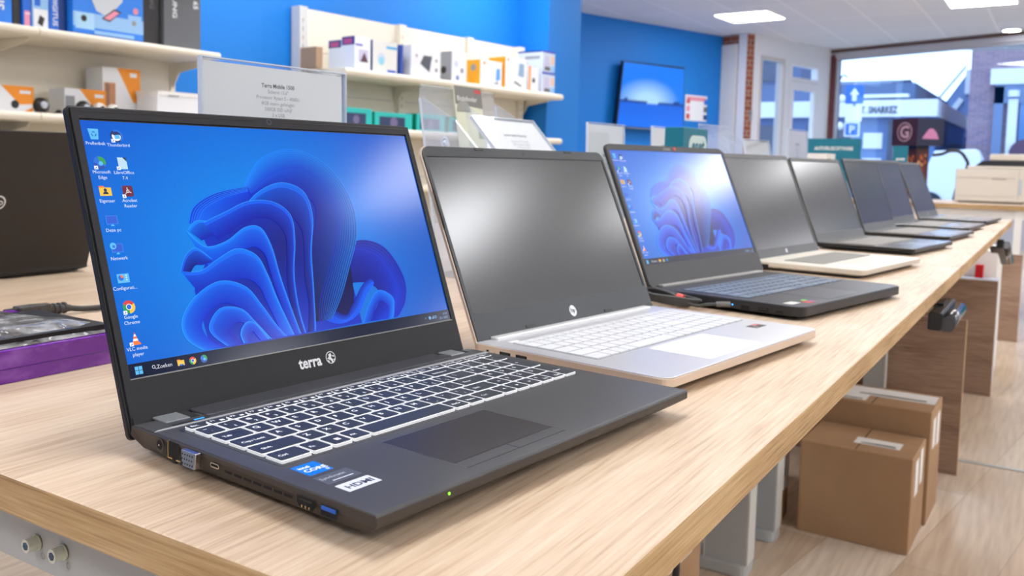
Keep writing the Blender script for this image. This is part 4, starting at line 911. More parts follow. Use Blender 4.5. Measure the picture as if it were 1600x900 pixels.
card_stand((.382,.552,TH), R(-3), .207, .302, .02, ['Terra Mobile 1500','Scherm 15.6\'\'','Processor Ryzen 5 - 4000U','8GB intern geheugen','500GB SSD schijf','3 x USB','USB-C','HDMI/VGA'], .0056, 'white price card in clear stand behind the nearest laptop, tallest of the cards', y0=.2775)
card_stand((.99,.437,TH), R(-2), .192, .297, .74, ['Lenovo IdeaPad Gaming 3','','Scherm 15.6\'\' Full-HD','AMD Ryzen 5 5600H','8 GB / 512 SSD'], .0062, 'white card leaning back behind the silver laptop, in front of the clear leaflet rack', y0=.258, lift=.055)
card_stand((1.745,.78,TH), R(-6), .175, .302, .03, ['HP 15s','Intel Core i5','8GB','512GB SSD'], .009, 'plain white card standing left of the wall television, above the gaming laptop', y0=.22)
card_stand((2.10,.76,TH), R(-6), .16, .308, .03, ['HP ProBook','8GB','256GB SSD'], .008, 'white card standing just left of the teal software box')
card_stand((2.26,.50,TH), R(-4), .20, .285, .22, ['HP 250','8GB','256GB'], .009, 'small white card leaning in front of the far clear leaflet rack')
def leaflet_rack(loc_, yaw, W, H, label, leaf=True):
    t = empty('leaflet_rack', loc_, yaw, label, 'leaflet holder', 'clear leaflet racks')
    b = MB(); th = .0025
    F = fr((-W/2,.05,0), (1,0,0), (0,.16,1))
    b.prism([(0,0),(W,0),(W,H*.93),(W-.006,H),(.006,H),(0,H*.93)], -th, 0, rackm, frame=F)
    for k, (y, hh) in enumerate(((.0,.50),(.035,.36))):
        F2_ = fr((-W/2,-.045-y,0), (1,0,0), (0,-.22,1)); b.prism([(0,0),(W,0),(W,H*hh),(W*.62,H*hh),(W*.56,H*hh-.03),(W*.44,H*hh-.03),(W*.38,H*hh),(0,H*hh)], 0, th, rackm, frame=F2_)
    b.box(-W/2,-.085,0,W/2,.055,th,rackm)
    for x in (-W/2,-W*.02,W/2-th):
        b.add([(x,-.05,0),(x,.05,0),(x,.05+.16*H*.9,H*.93),(x,.02,H*.8),(x,-.10,H*.45),(x+th,-.05,0),(x+th,.05,0),(x+th,.05+.16*H*.9,H*.93),(x+th,.02,H*.8),(x+th,-.10,H*.45)], [(4,3,2,1,0),(5,6,7,8,9),(0,1,6,5),(1,2,7,6),(2,3,8,7),(3,4,9,8),(4,0,5,9)], rackm)
    b.build('rack_body', t)
    b = MB(); F = fr((-W/2,.05,0), (1,0,0), (0,.16,1))
    for x in (-.0008, W): b.prism([(x,0),(x+.001,0),(x+.001,H*.93),(x,H*.93)], -.003, .001, edgeclear, frame=F)
    b.prism([(.006,H),(W-.006,H),(W-.006,H+.001),(.006,H+.001)], -.003, .001, edgeclear, frame=F)
    for x in (W*.24, W*.76): b.disc(x, H*.70, .013, edgeclear, F, .002, 20, ri=.009); b.cyl(F[0]+F[1]*x+F[2]*H*.7, F[0]+F[1]*x+F[2]*H*.7+F[3]*.006, .005, edgeclear, 12)
    b.build('rack_edges', t)
    if leaf:
        b = MB(); F = fr((-W/2+W*.36,.040,.01), (1,0,0), (0,.16,1)); w = W*.36
        b.prism([(0,0),(w,0),(w,H*.985),(0,H*.985)], 0, .003, mat('leaflet_cream', (222,222,196), .5), frame=F); b.prism([(0,H*.885),(w,H*.87),(w,H*.985),(0,H*.985)], .003, .0033, mat('leaflet_grey', (120,118,112), .5), frame=F)
        b.text('Bitdefender', .0135, w*.06, H*.905, paper, F, .0036); b.disc(w*.27, H*.845, .022, mat('leaflet_grey2', (150,148,140), .5), F, .0035, 20, 0, 180); b.prism([(w*.75,H*.70),(w*.98,H*.70),(w*.98,H*.82),(w*.75,H*.82)], .003, .0034, mat('leaflet_green', (150,170,130), .5), frame=F)
        b.prism([(w*.74,H*.955),(w*.97,H*.952),(w*.97,H*.972),(w*.74,H*.975)], .0033,.0036,mat('leaflet_red',(200,60,60),.5),frame=F)
        b.build('leaflet', t)
        b = MB(); F = fr((-W/2+.01,-.03,.005), (1,0,0), (0,-.2,1)); b.prism([(0,0),(W*.62,0),(W*.62,H*.56),(W*.45,H*.62),(W*.28,H*.60),(W*.2,H*.54),(W*.34,H*.50),(W*.4,H*.42),(W*.4,0)], 0, .004, paper, frame=F); b.prism([(W*.3,H*.08),(W*.6,H*.08),(W*.6,H*.2),(W*.3,H*.2)], .004, .0045, mat('leaflet_lime', (140,190,90), .5), frame=F); b.build('leaflet', t)
    else:
        b = MB(); F = fr((-W/2+.02,-.03,.005), (1,0,0), (0,-.2,1)); b.prism([(0,0),(W*.5,0),(W*.5,H*.5),(0,H*.5)], 0, .004, mat('leaflet_sky', (170,205,240), .5), frame=F); b.build('leaflet', t)
    return t
leaflet_rack((1.085,.69,TH), R(-3), .238, .345, 'clear acrylic leaflet rack with cream leaflet, behind the silver laptop')
leaflet_rack((2.62,.70,TH), R(-4), .26, .345, 'clear acrylic leaflet rack right of the teal software box', False)
t = empty('software_box', (1.87,.60,TH), R(-4), 'teal software box with white oval logo behind the gaming laptop', 'box')
b = MB(); b.box(-.075,0,0,.075,.05,.300,teal); b.build('carton', t, bevel=.002)
b = MB(); F = fr((-.178,0,0), (1,0,0), (0,0,1)); lw = mat('logo_pale_teal', (205,228,224), .4); b.prism(rrect(.135,.222,.245,.282,.026,6), .0004, .0010, lw, frame=F); b.text('eset', .046, .190, .241, teal, F, .0015, 'CENTER', bold=.03); b.build('logo', t)
t = empty('software_box', (4.15,.445,TH), R(-82), 'small teal software box beside the dark game display', 'box')
b = MB(); b.box(-.03,0,0,.03,.04,.315,teal); F = fr((-.03,0,0), (1,0,0), (0,0,1)); b.text('eset', .022, .03, .25, paper, F, .0006, 'CENTER', bold=.02); b.build('carton', t)
t = empty('header_card', (4.10,.605,TH), R(-86), 'wide teal header card with white lettering above the row of dark screens', 'sign')
b = MB(); b.box(-.230,0,.20,.0,.02,.345,teal); b.box(-.19,0,0,-.05,.1,.20,teal); b.build('card', t)
b = MB(); F = fr((-.230,0,0), (1,0,0), (0,0,1)); b.text('ANTIVIRUSSOFTWARE', .023, .115, .292, paper, F, .0008, 'CENTER', bold=.02, sx=.72); b.build('lettering', t)
t = card_stand((2.93,.60,TH), R(-4), .21, .333, .02, ['HP 255','Ryzen 3','8GB','256GB'], .012, 'tall grey-white card stand left of the teal header card')
for k, (x, y, w, h, lab) in enumerate(((2.62,.95,.20,.245,'low white carton between the far leaflet rack and the tall card stand, left one'), (3.0,1.0,.22,.25,'low white carton behind the tall card stand'), (3.75,.66,.12,.27,'white cardlike carton touching the left end of the teal header card'))):
    t = empty('small_carton', (x,y,TH), R(-5), lab, 'box', 'white cartons on the far tables'); b = MB(); b.box(-w/2,0,0,w/2,.1,h,white); b.build('carton', t)
    b = MB(); F = fr((-w/2,0,0), (1,0,0), (0,0,1)); b.prism([(w*.15,h-.05),(w*.45,h-.05),(w*.45,h-.02),(w*.15,h-.02)], .0004, .0008, mat('label_green_grey', (120,140,120), .5), frame=F); b.prism([(w*.55,h-.05),(w*.9,h-.05),(w*.9,h-.025),(w*.55,h-.025)], .0004, .0008, mat('label_grey', (120,122,130), .5), frame=F); b.build('label_print', t)

# ------------------------------------------------------------------ wall shelving, left bay
def shelf_plank(par, x0, x1, y0, y1, ztop, th=.034):
    b = MB(); b.box(x0, y0, ztop-th, x1, y1, ztop, cream); b.cyl((x0, y0, ztop-th/2), (x1, y0, ztop-th/2), th/2, cream, 16); return b.build('shelf', par, bevel=.002)
t = empty('wall_shelving', (.3,3.3,0), 0, 'cream metal wall shelving at the left with blue cartons and cameras', 'shelving', 'cream wall shelving')
def bracket(par, x, y0, y1, ztop):
    b = MB(); vs = [(x,y1,ztop-.035),(x,y0+.06,ztop-.035),(x,y0+.08,ztop-.055),(x,y1-.06,ztop-.085),(x,y1-.01,ztop-.16),(x,y1,ztop-.16)]
    n = len(vs); b.add([(p[0]-.003,p[1],p[2]) for p in vs]+[(p[0]+.003,p[1],p[2]) for p in vs], [tuple(range(n)), tuple(range(2*n-1,n-1,-1))]+[(i,(i+1)%n,n+(i+1)%n,n+i) for i in range(n)], cream); return b.build('bracket', par)
b = MB()
for i in range(6): b.box(0,.352,.10+i*.345,2.40,.372,.10+i*.345+.340,cream)
b.build('back_panel', t)
slot = mat('slot_brown', (150,128,96), .7)
for x in (.5, 1.475, 2.41):
    b = MB(); b.box(x-.014,.342,0,x+.014,.375,2.3,cream)
    for i in range(44): b.box(x-.002,.3412,.1+i*.05,x+.002,.3425,.125+i*.05,slot)
    b.build('upright', t)
b = MB(); b.box(0,0,0,2.4,.36,.12,cream); b.build('plinth', t)
for z in (1.458, 1.118, .78, .45, 1.85):
    for a, c in ((0,.498), (.5,1.473), (1.477,2.41)): shelf_plank(t, a, c, .0, .35, z)
    for x in (.5, 1.475, 2.41): bracket(t, x, .0, .35, z)
# goods on the left shelf
GX = []
def carton(x0, x1, y0, y1, z0, z1, m, label, draw=None, cat='box', group='cartons on the left shelf', name='product_carton', rz=0, side=None):
    t = empty(name, (x0, y0, z0), rz, label, cat, group); w = x1-x0; h = z1-z0; d = y1-y0
    b = MB(); b.box(0,0,0,w,d,h,m); b.build('carton', t, bevel=.0015)
    if side: b = MB(); b.box(-.0006,.002,.002,0,d-.002,h-.002,side); b.build('side_print', t)
    if draw:
        b = MB(); draw(b, fr((0,0,0), (1,0,0), (0,0,1)), w, h); b.build('print', t)
    return t
bb1 = mat('pack_blue', (16,104,214), .4); bb2 = mat('pack_lightblue', (150,196,240), .4); bb3 = mat('pack_navy', (14,60,130), .4); bb4 = mat('pack_bright', (40,130,235), .4)
pk = mat('pack_pink', (236,150,170), .5); gy = mat('pack_grey', (150,152,158), .5); dg = mat('pack_darkgrey', (98,101,104), .5); blk = mat('pack_black', (36,34,36), .45); wp = mat('pack_white', (238,240,244), .45)
def rct(b, F, x0, y0, x1, y1, m, z=.0004): b.prism([(x0,y0),(x1,y0),(x1,y1),(x0,y1)], z-.0003, z, m, frame=F)
def vtext(b, F, s, size, x, y, m, sx=1.0):
    o, ex, ey, ez = F; G = (o+ex*x+ey*y, -ey, ex, ez); b.text(s, size, 0, 0, m, G, .0010, bold=.02, sx=sx)
def dA(b, F, w, h): rct(b,F,w*.1,0,w*.3,h,bb2); vtext(b,F,'DIGITUS',.06,w*.42,h*.95,wp)
carton(1.60,1.728,3.40,3.62,1.458,1.76,bb4,'blue and white carton at the left edge of the upper shelf, first in the line',dA)
carton(1.732,1.762,3.40,3.6,1.458,1.75,blk,'narrow black carton between the first two blue ones on the upper shelf')
carton(1.767,1.804,3.39,3.6,1.458,1.75,bb1,'narrow blue carton with pale pink label on the upper shelf',lambda b,F,w,h: (rct(b,F,w*.2,.01,w*.8,h*.25,pk), rct(b,F,w*.3,.06,w*.9,h*.22,wp,.0008)))
def dD(b, F, w, h): rct(b,F,.006,.0,w-.004,h*.30,wp); b.poly([(w*.3,h*.10),(w*.6,h*.06),(w*.75,h*.18),(w*.45,h*.22)],blk,F,.0008); rct(b,F,.01,h*.34,w*.5,h*.7,bb1)
carton(1.808,1.880,3.39,3.6,1.458,1.75,bb2,'light blue carton showing a small black device, on the upper shelf',dD)
carton(1.884,1.926,3.39,3.6,1.458,1.75,bb1,'blue carton with upright white lettering left of the widest carton',lambda b,F,w,h: vtext(b,F,'DIGITUS',.030,w*.35,h*.52,wp,1.1))
carton(1.929,1.966,3.40,3.6,1.458,1.75,bb3,'navy carton edge directly left of the widest blue carton')
def dG(b, F, w, h):
    rct(b,F,0,0,w,.012,bb3); rct(b,F,0,.04,w,.10,bb2); rct(b,F,.01,.03,.10,.10,mat('pack_sky',(170,215,245),.4),.0008); b.disc(.05,.075,.014,blk,F,.0012,12)
    b.poly([(.07,.20),(.11,.115),(.15,.10),(.19,.12),(.24,.17),(.26,.26),(.07,.27)], mat('pack_silver',(206,212,218),.3), F, .0012); b.disc(.17,.20,.042,gy,F,.0016,20,sy=.6); b.poly([(.135,.085),(.175,.075),(.235,.125),(.20,.135)], blk, F, .0016); b.poly([(.145,.088),(.175,.082),(.225,.12),(.20,.127)], pk, F, .002)
    rct(b,F,.27,.06,.34,.12,bb2,.0008); b.disc(.30,.085,.012,gy,F,.0012,10); b.disc(.31,.14,.014,pk,F,.0012,10); rct(b,F,.10,.015,.30,.03,bb2,.0009)
carton(1.972,2.322,3.36,3.62,1.458,1.80,bb4,'widest blue carton picturing a grey device on the upper shelf',dG)
carton(2.326,2.432,3.38,3.62,1.458,1.82,blk,'black carton with grey upright lettering, right of the widest blue one',lambda b,F,w,h: vtext(b,F,'SAMSUNG',.032,w*.45,h*.95,dg,1.2))
carton(2.436,2.650,3.36,3.62,1.458,1.82,dg,'dark grey carton with white upright lettering at the right end of the upper shelf',lambda b,F,w,h: (vtext(b,F,'SAMSUNG',.034,.05,h*.95,wp,1.3), vtext(b,F,'65',.04,w*.80,h*.66,wp)))
def dcam(b, F, w, h):
    b.poly([(w*.35,h),(w,h),(w,h*.35),(w*.72,h*.3)], orange, F, .0006); b.poly([(w*.02,h*.1),(w*.24,h*.1),(w*.24,h*.72),(w*.02,h*.72)], gy, F, .0006); b.disc(w*.62,h*.3,h*.16,blk,F,.0010,12); rct(b,F,w*.72,h*.72,w*.94,h*.84,wp,.001); b.poly([(w*.75,0),(w*.98,0),(w*.98,h*.22)],orange,F,.0008)
dsh = 'cartons and cameras on the left lower shelf'
carton(1.60,1.813,3.40,3.50,1.118,1.225,wp,'low white and orange camera carton at the left edge of the lower shelf',dcam,group=dsh)
carton(1.99,2.195,3.46,3.58,1.118,1.240,wp,'white and orange camera carton behind the black dome camera',dcam,group=dsh)
def dcam2(b, F, w, h):
    b.poly([(w*.38,h),(w,h),(w,h*.3),(w*.8,h*.35)], orange, F, .0006); rct(b,F,w*.03,h*.08,w*.33,h*.70,mat('pack_tan',(196,140,100),.5)); rct(b,F,w*.07,h*.1,w*.17,h*.68,mat('pack_brown',(150,110,90),.5),.0008); b.poly([(w*.7,0),(w,0),(w,h*.2)],orange,F,.0006); rct(b,F,w*.72,h*.84,w*.9,h*.92,wp,.001)
carton(2.20,2.400,3.49,3.62,1.118,1.352,wp,'tallest white and orange camera carton on the lower shelf',dcam2,group=dsh)
t = empty('low_tray', (2.372,3.33,1.118), 0, 'long low white carton at the right end of the lower shelf', 'box', dsh)
b = MB(); b.box(0,0,0,.355,.15,.115,wp); b.build('carton', t, bevel=.002); b = MB(); b.box(0,-.003,.115,.355,.155,.135,paper); b.box(.27,-.0036,.118,.34,-.003,.130,gy); b.box(.06,-.0036,.112,.12,-.003,.118,gy); b.build('lid', t, bevel=.002)
def dome(x, y, z, m, r, label, bullet=False):
    t = empty('security_camera', (x,y,z), 0, label, 'camera', 'security cameras on the lower shelf'); b = MB()
    b.lathe((0,0,0), (0,0,1), [(0,0),(r*.7,0),(r*.75,r*.2),(r*.55,r*.3),(r*.9,r*.55),(r,r),(r*.85,r*1.5),(r*.45,r*1.88),(0,r*1.98)], m); b.build('housing', t)
    b = MB(); b.lathe((0,-r*.75,r*1.05), (-.15,-1,.1), [(0,r*.32),(r*.3,r*.30),(r*.42,r*.22),(r*.5,0)], blackg if m is not black2 else mat('lens_pale', (190,195,205), .2)); b.build('lens', t)
dome(1.842,3.40,1.118,black2,.034,'round black dome camera beside the left camera carton')
dome(2.02,3.37,1.118,black2,.033,'black dome camera in front of the middle camera carton')
dome(2.098,3.37,1.118,white,.031,'white dome camera right of the black one')
dome(2.165,3.37,1.118,white,.030,'white dome camera with black lens, rightmost of the cameras')
b = MB(); b.lathe((0,0,0),(0,0,1),[(0,0),(.028,0),(.03,.006),(.012,.012),(.01,.02),(0,.022)],blk); o = b.build('camera_foot'); o.location = (1.925,3.40,1.118); tag(o, 'small flat black camera foot on the lower shelf', 'camera part')
carton(1.58,1.80,3.36,3.55,.78,1.035,wp,'white carton on the third shelf, just above the black laptop lid')

# ------------------------------------------------------------------ wall shelving, middle bay (turned slightly)
GA = R(-6); GO = (3.65,3.3,0)
g = empty('wall_shelving', GO, GA, 'cream metal wall shelving in the middle with white and orange cartons', 'shelving', 'cream wall shelving')
b = MB()
for i in range(7): b.box(-.03,.335,.10+i*.249,2.13,.355,.10+i*.249+.246,cream)
b.build('back_panel', g)
for x in (-.06, .79, 1.50, 2.13):
    b = MB(); b.box(x-.03,.30,0,x+.03,.375,1.845,mat('upright_grey',(206,206,204),.4) if x < 0 else cream)
    for i in range(34):
        b.box(x-.008,.2988,.1+i*.05,x-.003,.3005,.125+i*.05,slot)
    b.build('upright', g)
b = MB(); b.box(0,0,0,2.2,.34,.12,cream); b.build('plinth', g)
for z in (1.480, 1.145, .80, .46):
    for a, c in ((-.02,.748), (.752,1.498), (1.502,2.235)): shelf_plank(g, a, c, .0, .33, z, .044)
    for x in (-.02, .75, 1.50, 2.18): bracket(g, x, .0, .33, z)
def gl(s, d): return (GO[0]+s*math.cos(GA)-d*math.sin(GA), GO[1]+s*math.sin(GA)+d*math.cos(GA))
def gcarton(s0, s1, d0, d1, z1, m, label, draw=None, side=None, z0=1.48, lean=0, group='cartons on the middle shelf'):
    x, y = gl(s0, d0); t = empty('product_carton', (x,y,z0), GA, label, 'box', group); w = s1-s0; h = z1-z0; d = d1-d0
    b = MB(); b.box(0,0,0,w,d,h,m); b.build('carton', t, bevel=.0015)
    if side: b = MB(); side(b, fr((0,d,0), (0,-1,0), (0,0,1)), d, h); b.build('side_print', t)
    if draw: b = MB(); draw(b, fr((0,0,0), (1,0,0), (0,0,1)), w, h); b.build('print', t)
    if lean: t.rotation_euler = (lean, 0, GA)
    return t
pv = mat('pack_paleblue', (206,216,232), .5)
def sA(b, F, w, h): rct(b,F,0,0,w,h*.72,pv); rct(b,F,0,h*.74,w,h,bb3,.0006); rct(b,F,w*.15,h*.78,w*.8,h*.94,mat('pack_magenta',(170,70,130),.5),.001)
def fC(b, F, w, h): rct(b,F,w*.05,h*.72,w*.5,h*.78,mat('pack_violet',(90,90,190),.5)); rct(b,F,w*.25,h*.25,w*.85,h*.62,mat('pack_lilac',(200,196,224),.5)); b.poly([(w*.35,h*.25),(w*.6,h*.55),(w*.85,h*.25)],mat('pack_plum',(84,50,70),.5),F,.0008)
gcarton(.105,.235,.04,.15,1.675,wp,'white carton with violet stripe, first on the middle shelf, front one',fC,sA)
gcarton(.105,.235,.155,.265,1.660,wp,'white carton with navy top band right behind the first carton',None,sA)
def fD(b, F, w, h): rct(b,F,w*.55,h*.78,w*.98,h*.86,mat('pack_cyan',(60,170,220),.4)); b.disc(w*.35,h*.45,w*.16,pv,F,.0008,16); b.disc(w*.35,h*.38,w*.12,mat('pack_aqua',(150,210,230),.4),F,.0012,14); rct(b,F,w*.6,.0,w*.95,h*.12,mat('pack_cobalt',(50,90,190),.4))
gcarton(.262,.475,.05,.13,1.672,mat('pack_offwhite',(228,228,224),.5),'pale carton with cyan stripe leaning back, second on the middle shelf',fD,lambda b,F,w,h: rct(b,F,0,0,w,h,bb3))
gcarton(.50,.528,.05,.20,1.668,mat('pack_royal',(30,70,160),.4),'thin royal blue carton on edge left of the tablet-stand carton')
def fF(b, F, w, h): b.poly([(w*.30,h*.45),(w*.42,h*.72),(w*.70,h*.72),(w*.66,h*.50),(w*.62,h*.20)],mat('pack_slate',(84,88,98),.4),F,.0008); b.disc(w*.85,h*.6,w*.04,gy,F,.0008,8); b.disc(w*.85,h*.3,w*.05,gy,F,.0008,8); b.disc(w*.18,h*.68,w*.035,gy,F,.0008,8)
gcarton(.60,.883,.05,.16,1.680,wp,'white carton picturing a dark grey tablet stand on the middle shelf',fF,lambda b,F,w,h: rct(b,F,0,0,w,h,mat('pack_pale',(214,216,222),.5)))
def sG(b, F, w, h): rct(b,F,0,0,w,h,gy); b.disc(w*.5,h*.4,w*.18,blk,F,.0008,10)
def fH(b, F, w, h): b.disc(w*.3,h*.6,w*.14,pv,F,.0008,10); b.disc(w*.7,h*.4,w*.12,gy,F,.0008,10); b.disc(w*.4,h*.15,w*.12,mat('pack_steelblue',(120,140,190),.5),F,.0008,10)
gcarton(.995,1.148,.05,.19,1.682,wp,'white carton with grey side showing small gadgets, middle shelf centre',fH,sG)
ogm = mat('pack_amber', (238,168,10), .45)
def sI(b, F, w, h): rct(b,F,0,0,w,h,ogm); b.disc(w*.5,h*.7,w*.2,gy,F,.0008,14)
def fJ(b, F, w, h): b.disc(w*.18,h*.88,w*.05,orange,F,.0008,8); b.poly([(w*.72,h*.25),(w*.92,h*.3),(w*.9,h*.75),(w*.74,h*.7)],mat('pack_azure',(90,160,230),.4),F,.0008); b.poly([(w*.6,h*.12),(w*.85,h*.1),(w*.8,h*.25)],gy,F,.0008)
gcarton(1.298,1.545,.05,.17,1.658,wp,'white carton with wide amber side, left of the taller amber-edged one',fJ,sI)
def fK(b, F, w, h): b.disc(w*.12,h*.92,w*.05,orange,F,.0008,8); b.poly([(w*.60,h*.45),(w*.88,h*.42),(w*.88,h*.85),(w*.64,h*.85)],mat('pack_steel2',(140,170,200),.4),F,.0008); b.poly([(w*.4,h*.22),(w*.75,h*.10),(w*.78,h*.15),(w*.45,h*.28)],dg,F,.0008)
gcarton(1.585,1.842,.05,.20,1.705,wp,'tallest white carton with thin amber edge picturing a phone holder',fK,lambda b,F,w,h: rct(b,F,0,0,w,h,ogm))
def fL(b, F, w, h): rct(b,F,0,0,w*.2,h,orange); b.disc(w*.5,h*.45,w*.14,blk,F,.0008,8); rct(b,F,0,0,w,h*.06,orange,.0006)
gcarton(1.870,2.000,.05,.16,1.668,wp,'small white carton with orange left edge beside the two stacked ones',fL)
def fM(b, F, w, h): rct(b,F,0,h*.9,w,h,mat('pack_indigo',(50,70,190),.4)); b.poly([(w*.1,h*.2),(w*.6,h*.2),(w*.5,h*.75),(w*.2,h*.75)],mat('pack_lilac',(200,196,224),.5),F,.0008); b.poly([(w*.15,h*.08),(w*.65,h*.08),(w*.6,h*.25),(w*.2,h*.25)],dg,F,.0010); rct(b,F,w*.7,h*.4,w*.9,h*.75,mat('pack_peach',(240,190,150),.5)); rct(b,F,w*.68,0,w,h*.3,bb2)
gcarton(2.045,2.215,.05,.20,1.640,pv,'lower one of two stacked lilac cartons at the right shelf end',fM)
gcarton(2.045,2.210,.05,.28,1.800,pv,'upper one of two stacked lilac cartons at the right shelf end',fM,lambda b,F,w,h: (rct(b,F,0,h*.92,w,h,bb3), rct(b,F,w*.3,h*.6,w*.9,h*.75,gy,.0006)),z0=1.641)
gcarton(-.085,-.035,.16,.30,1.60,mat('pack_kraft',(170,140,110),.6),'narrow kraft carton at the left end of the middle shelf')
def fT(b, F, w, h): rct(b,F,w*.12,h*.12,w*.80,h*.74,mat('pack_navyglass',(46,60,96),.3)); b.disc(w*.5,h*.4,w*.1,mat('pack_mauve',(120,110,150),.4),F,.0008,10)
for s0, s1, zt, lab in ((.00,.265,1.258,'teal framed carton with dark window, leftmost on the lower middle shelf'), (.285,.620,1.246,'teal framed carton with dark window, second on the lower middle shelf'), (.66,.94,1.255,'teal framed carton with dark window, behind the clear leaflet rack'), (.98,1.28,1.25,'teal framed carton, fourth on the lower middle shelf')):
    gcarton(s0,s1,.05,.17,zt,tealb,lab,fT,lambda b,F,w,h: rct(b,F,0,0,w,h,mat('pack_green',(0,150,120),.4)),z0=1.145,group='teal cartons on the lower shelf')

# ------------------------------------------------------------------ television and poster on the far wall
tv = empty('television', TA+Te*1.40+Tn*.12+Vector((0,0,1.40))+Te*.13, 0, 'slim wall television showing a blue lake under a bright sky', 'television')
ax = (-Te).normalized(); F = (Vector((0,0,0)), ax, Vector((0,0,1)), Tn)
b = MB(); b.prism([(-.64,0),(.62,0),(.60,.79),(-.55,.78)], -.04, -.002, black2, frame=F); b.build('casing', tv, bevel=.004)
b = MB(); b.prism([(-.63,-.012),(.61,-.012),(.62,.004),(-.64,.004)], -.04, .002, mat('tv_silver_lip', (120,125,130), .3, .6), frame=F); b.build('lower_lip', tv)
D = Display((F[0]-F[3]*0, F[1], F[2], F[3]), -.625, .012, 1.0, 1.0); D.z = .0006
def tvc(u, v):
    sky = mixc(lin((170,215,245)), lin((0,120,240)), max(0, math.hypot((u-.42)*1.25, (v-.42)*1.7)-.18)*2.2)
    if v < .375: return mixc(lin((0,110,240)), lin((0,90,215)), v*2)
    if v < .41+.02*math.sin(u*9)+.012*math.sin(u*23): return lin((4,50,130))
    return sky
nx, ny = 40, 30
for j in range(ny+1):
    for i in range(nx+1):
        q = j/ny; u = i/nx; xl = -.625+.085*q; xr = .605-.018*q; D.v.append(D.F[0]+D.F[1]*(xl+(xr-xl)*u)+D.F[2]*(.012+.755*q)+D.F[3]*.0006); D.c.append(tvc(u, q))
for j in range(ny):
    for i in range(nx): a = j*(nx+1)+i; D.f.append((a,a+1,a+nx+2,a+nx+1))
D.build('screen', tv, emit('display_glow_tv', (255,255,255), SE*1.1, .3, .3, 'glow'), 'lit lake picture')
b = MB(); b.prism([(-.2,.2),(.2,.2),(.2,.6),(-.2,.6)], -.118, -.04, black2, frame=F); b.build('wall_mount', tv)
b = MB(); P = TA+Te*.52+Tn*.006; F = (P, -Te, Vector((0,0,1)), Tn); b.prism([(-.225,1.54),(.225,1.54),(.225,1.87),(-.225,1.87)], -.003, 0, wp, frame=F)
for i in range(6):
    x = -.2+.36*(i % 2)+.0; y = 1.56+.1*(i//2); b.prism([(x,y),(x+.07,y),(x+.07,y+.07),(x,y+.07)], 0, .001, (mat('pack_red',(210,60,60),.5), bb3, pk, dg, _m['pack_red'], bb1)[i], frame=F)
b.prism([(-.2,1.80),(.2,1.80),(.2,1.85),(-.2,1.85)], 0, .001, pk, frame=F)
tag(b.build('wall_poster'), 'white poster with small red and blue pictures right of the television', 'poster')

# ------------------------------------------------------------------ under the tables
t = empty('oak_board', (2.835,.05,0), 0, 'upright oak board nearest the camera under the second table', 'panel', 'oak boards under the tables')
b = MB(); b.box(0,0,0,.022,.62,.494,board_wood); b.box(-.0005,-.0015,0,.0225,0,.494,mat('lit_board_edge', (196,166,132), .6)); b.build('board', t)  # front edge strip made paler: light falling on it put into its colour
for x, lab in ((4.065,'upright oak board in the middle distance under the second table'), (5.59,'farthest upright oak board standing past the second table')):
    o = copy_tree(t); o.location = (x, .03 if x < 5 else -.012, 0); o['label'] = lab
b = MB(); b.box(2.775,.265,.0,2.800,.327,TH-.026,greym); b.box(2.772,.262,.0,2.803,.267,TH-.026,lightgm); o = b.build('table_leg'); tag(o, 'light grey steel leg just left of the nearest oak board', 'table leg')
kraft = mat('kraft_board', (168,134,100), .7); vary(kraft, (158,122,88), (174,140,104), 3, (1,1,1), 3); bump_noise(kraft, 300, .1)
tape = mat('kraft_tape', (150,104,60), .35)
def kbox(x, y, w, d, h, rz, label, parts, fl=True):
    t = empty('cardboard_box', (x,y,0), rz, label, 'box', 'cardboard boxes under the tables'); b = MB(); b.box(0,0,0,w,d,h,kraft); b.build('carton', t, bevel=.003)
    b = MB(); b.box(0,d/2-.001,h,w,d/2+.001,h+.0006,hole) if fl else b.box(w/2-.0008,.0,h,w/2+.0008,d,h+.0006,hole); b.build('flap_seam', t)
    for p in parts: b = MB(); p(b, w, d, h); b.build('shipping_label', t, label='white paper label')
    return t
def lab_top(x0, y0, x1, y1, n=3):
    def f(b, w, d, h):
        b.box(x0,y0,h+.0006,x1,y1,h+.0012,paper)
        for i in range(n): b.box(x0+(x1-x0)*(.12+.02*i), y0+(y1-y0)*(.1), h+.0012, x0+(x1-x0)*(.2+.02*i)+.004, y1-(y1-y0)*(.15+.1*i), h+.0016, inkl)
    return f
def lab_side(x0, z0, x1, z1):
    return lambda b, w, d, h: (b.box(x0,-.001,h+z0,x1,-.0003,h+z1,paper))
kbox(2.085,.092,.225,.268,.245,R(-1),'brown cardboard box in front with a label strip on top, under the table end',[lab_top(.06,.04,.12,.15,4), lab_side(.05,-.11,.10,-.02), lab_side(.13,-.10,.17,-.01)])
kbox(2.325,.08,.215,.30,.312,R(-1),'taller brown cardboard box right behind, white papers on its top',[lab_top(.09,.005,.19,.235,3), lab_top(.02,.17,.09,.27,3), lab_side(.04,-.11,.09,-.03), lab_side(.12,-.12,.17,-.03)])
kbox(2.035,.40,.07,.30,.50,0,'narrow upright brown box between the grey legs and the front cardboard box',[lambda b,w,d,h: b.box(-.001,.02,.08,-.0003,.20,.34,paper), lambda b,w,d,h: (b.box(.012,-.001,.10,.06,-.0003,.36,paper), b.box(.02,-.0014,.14,.03,-.001,.32,inkl))])
kbox(2.112,.41,.08,.28,.47,0,'second narrow upright brown box, farther from the legs',[lambda b,w,d,h: (b.box(.015,-.001,.08,.065,-.0003,.33,paper), b.box(.03,-.0014,.12,.04,-.001,.28,inkl))])
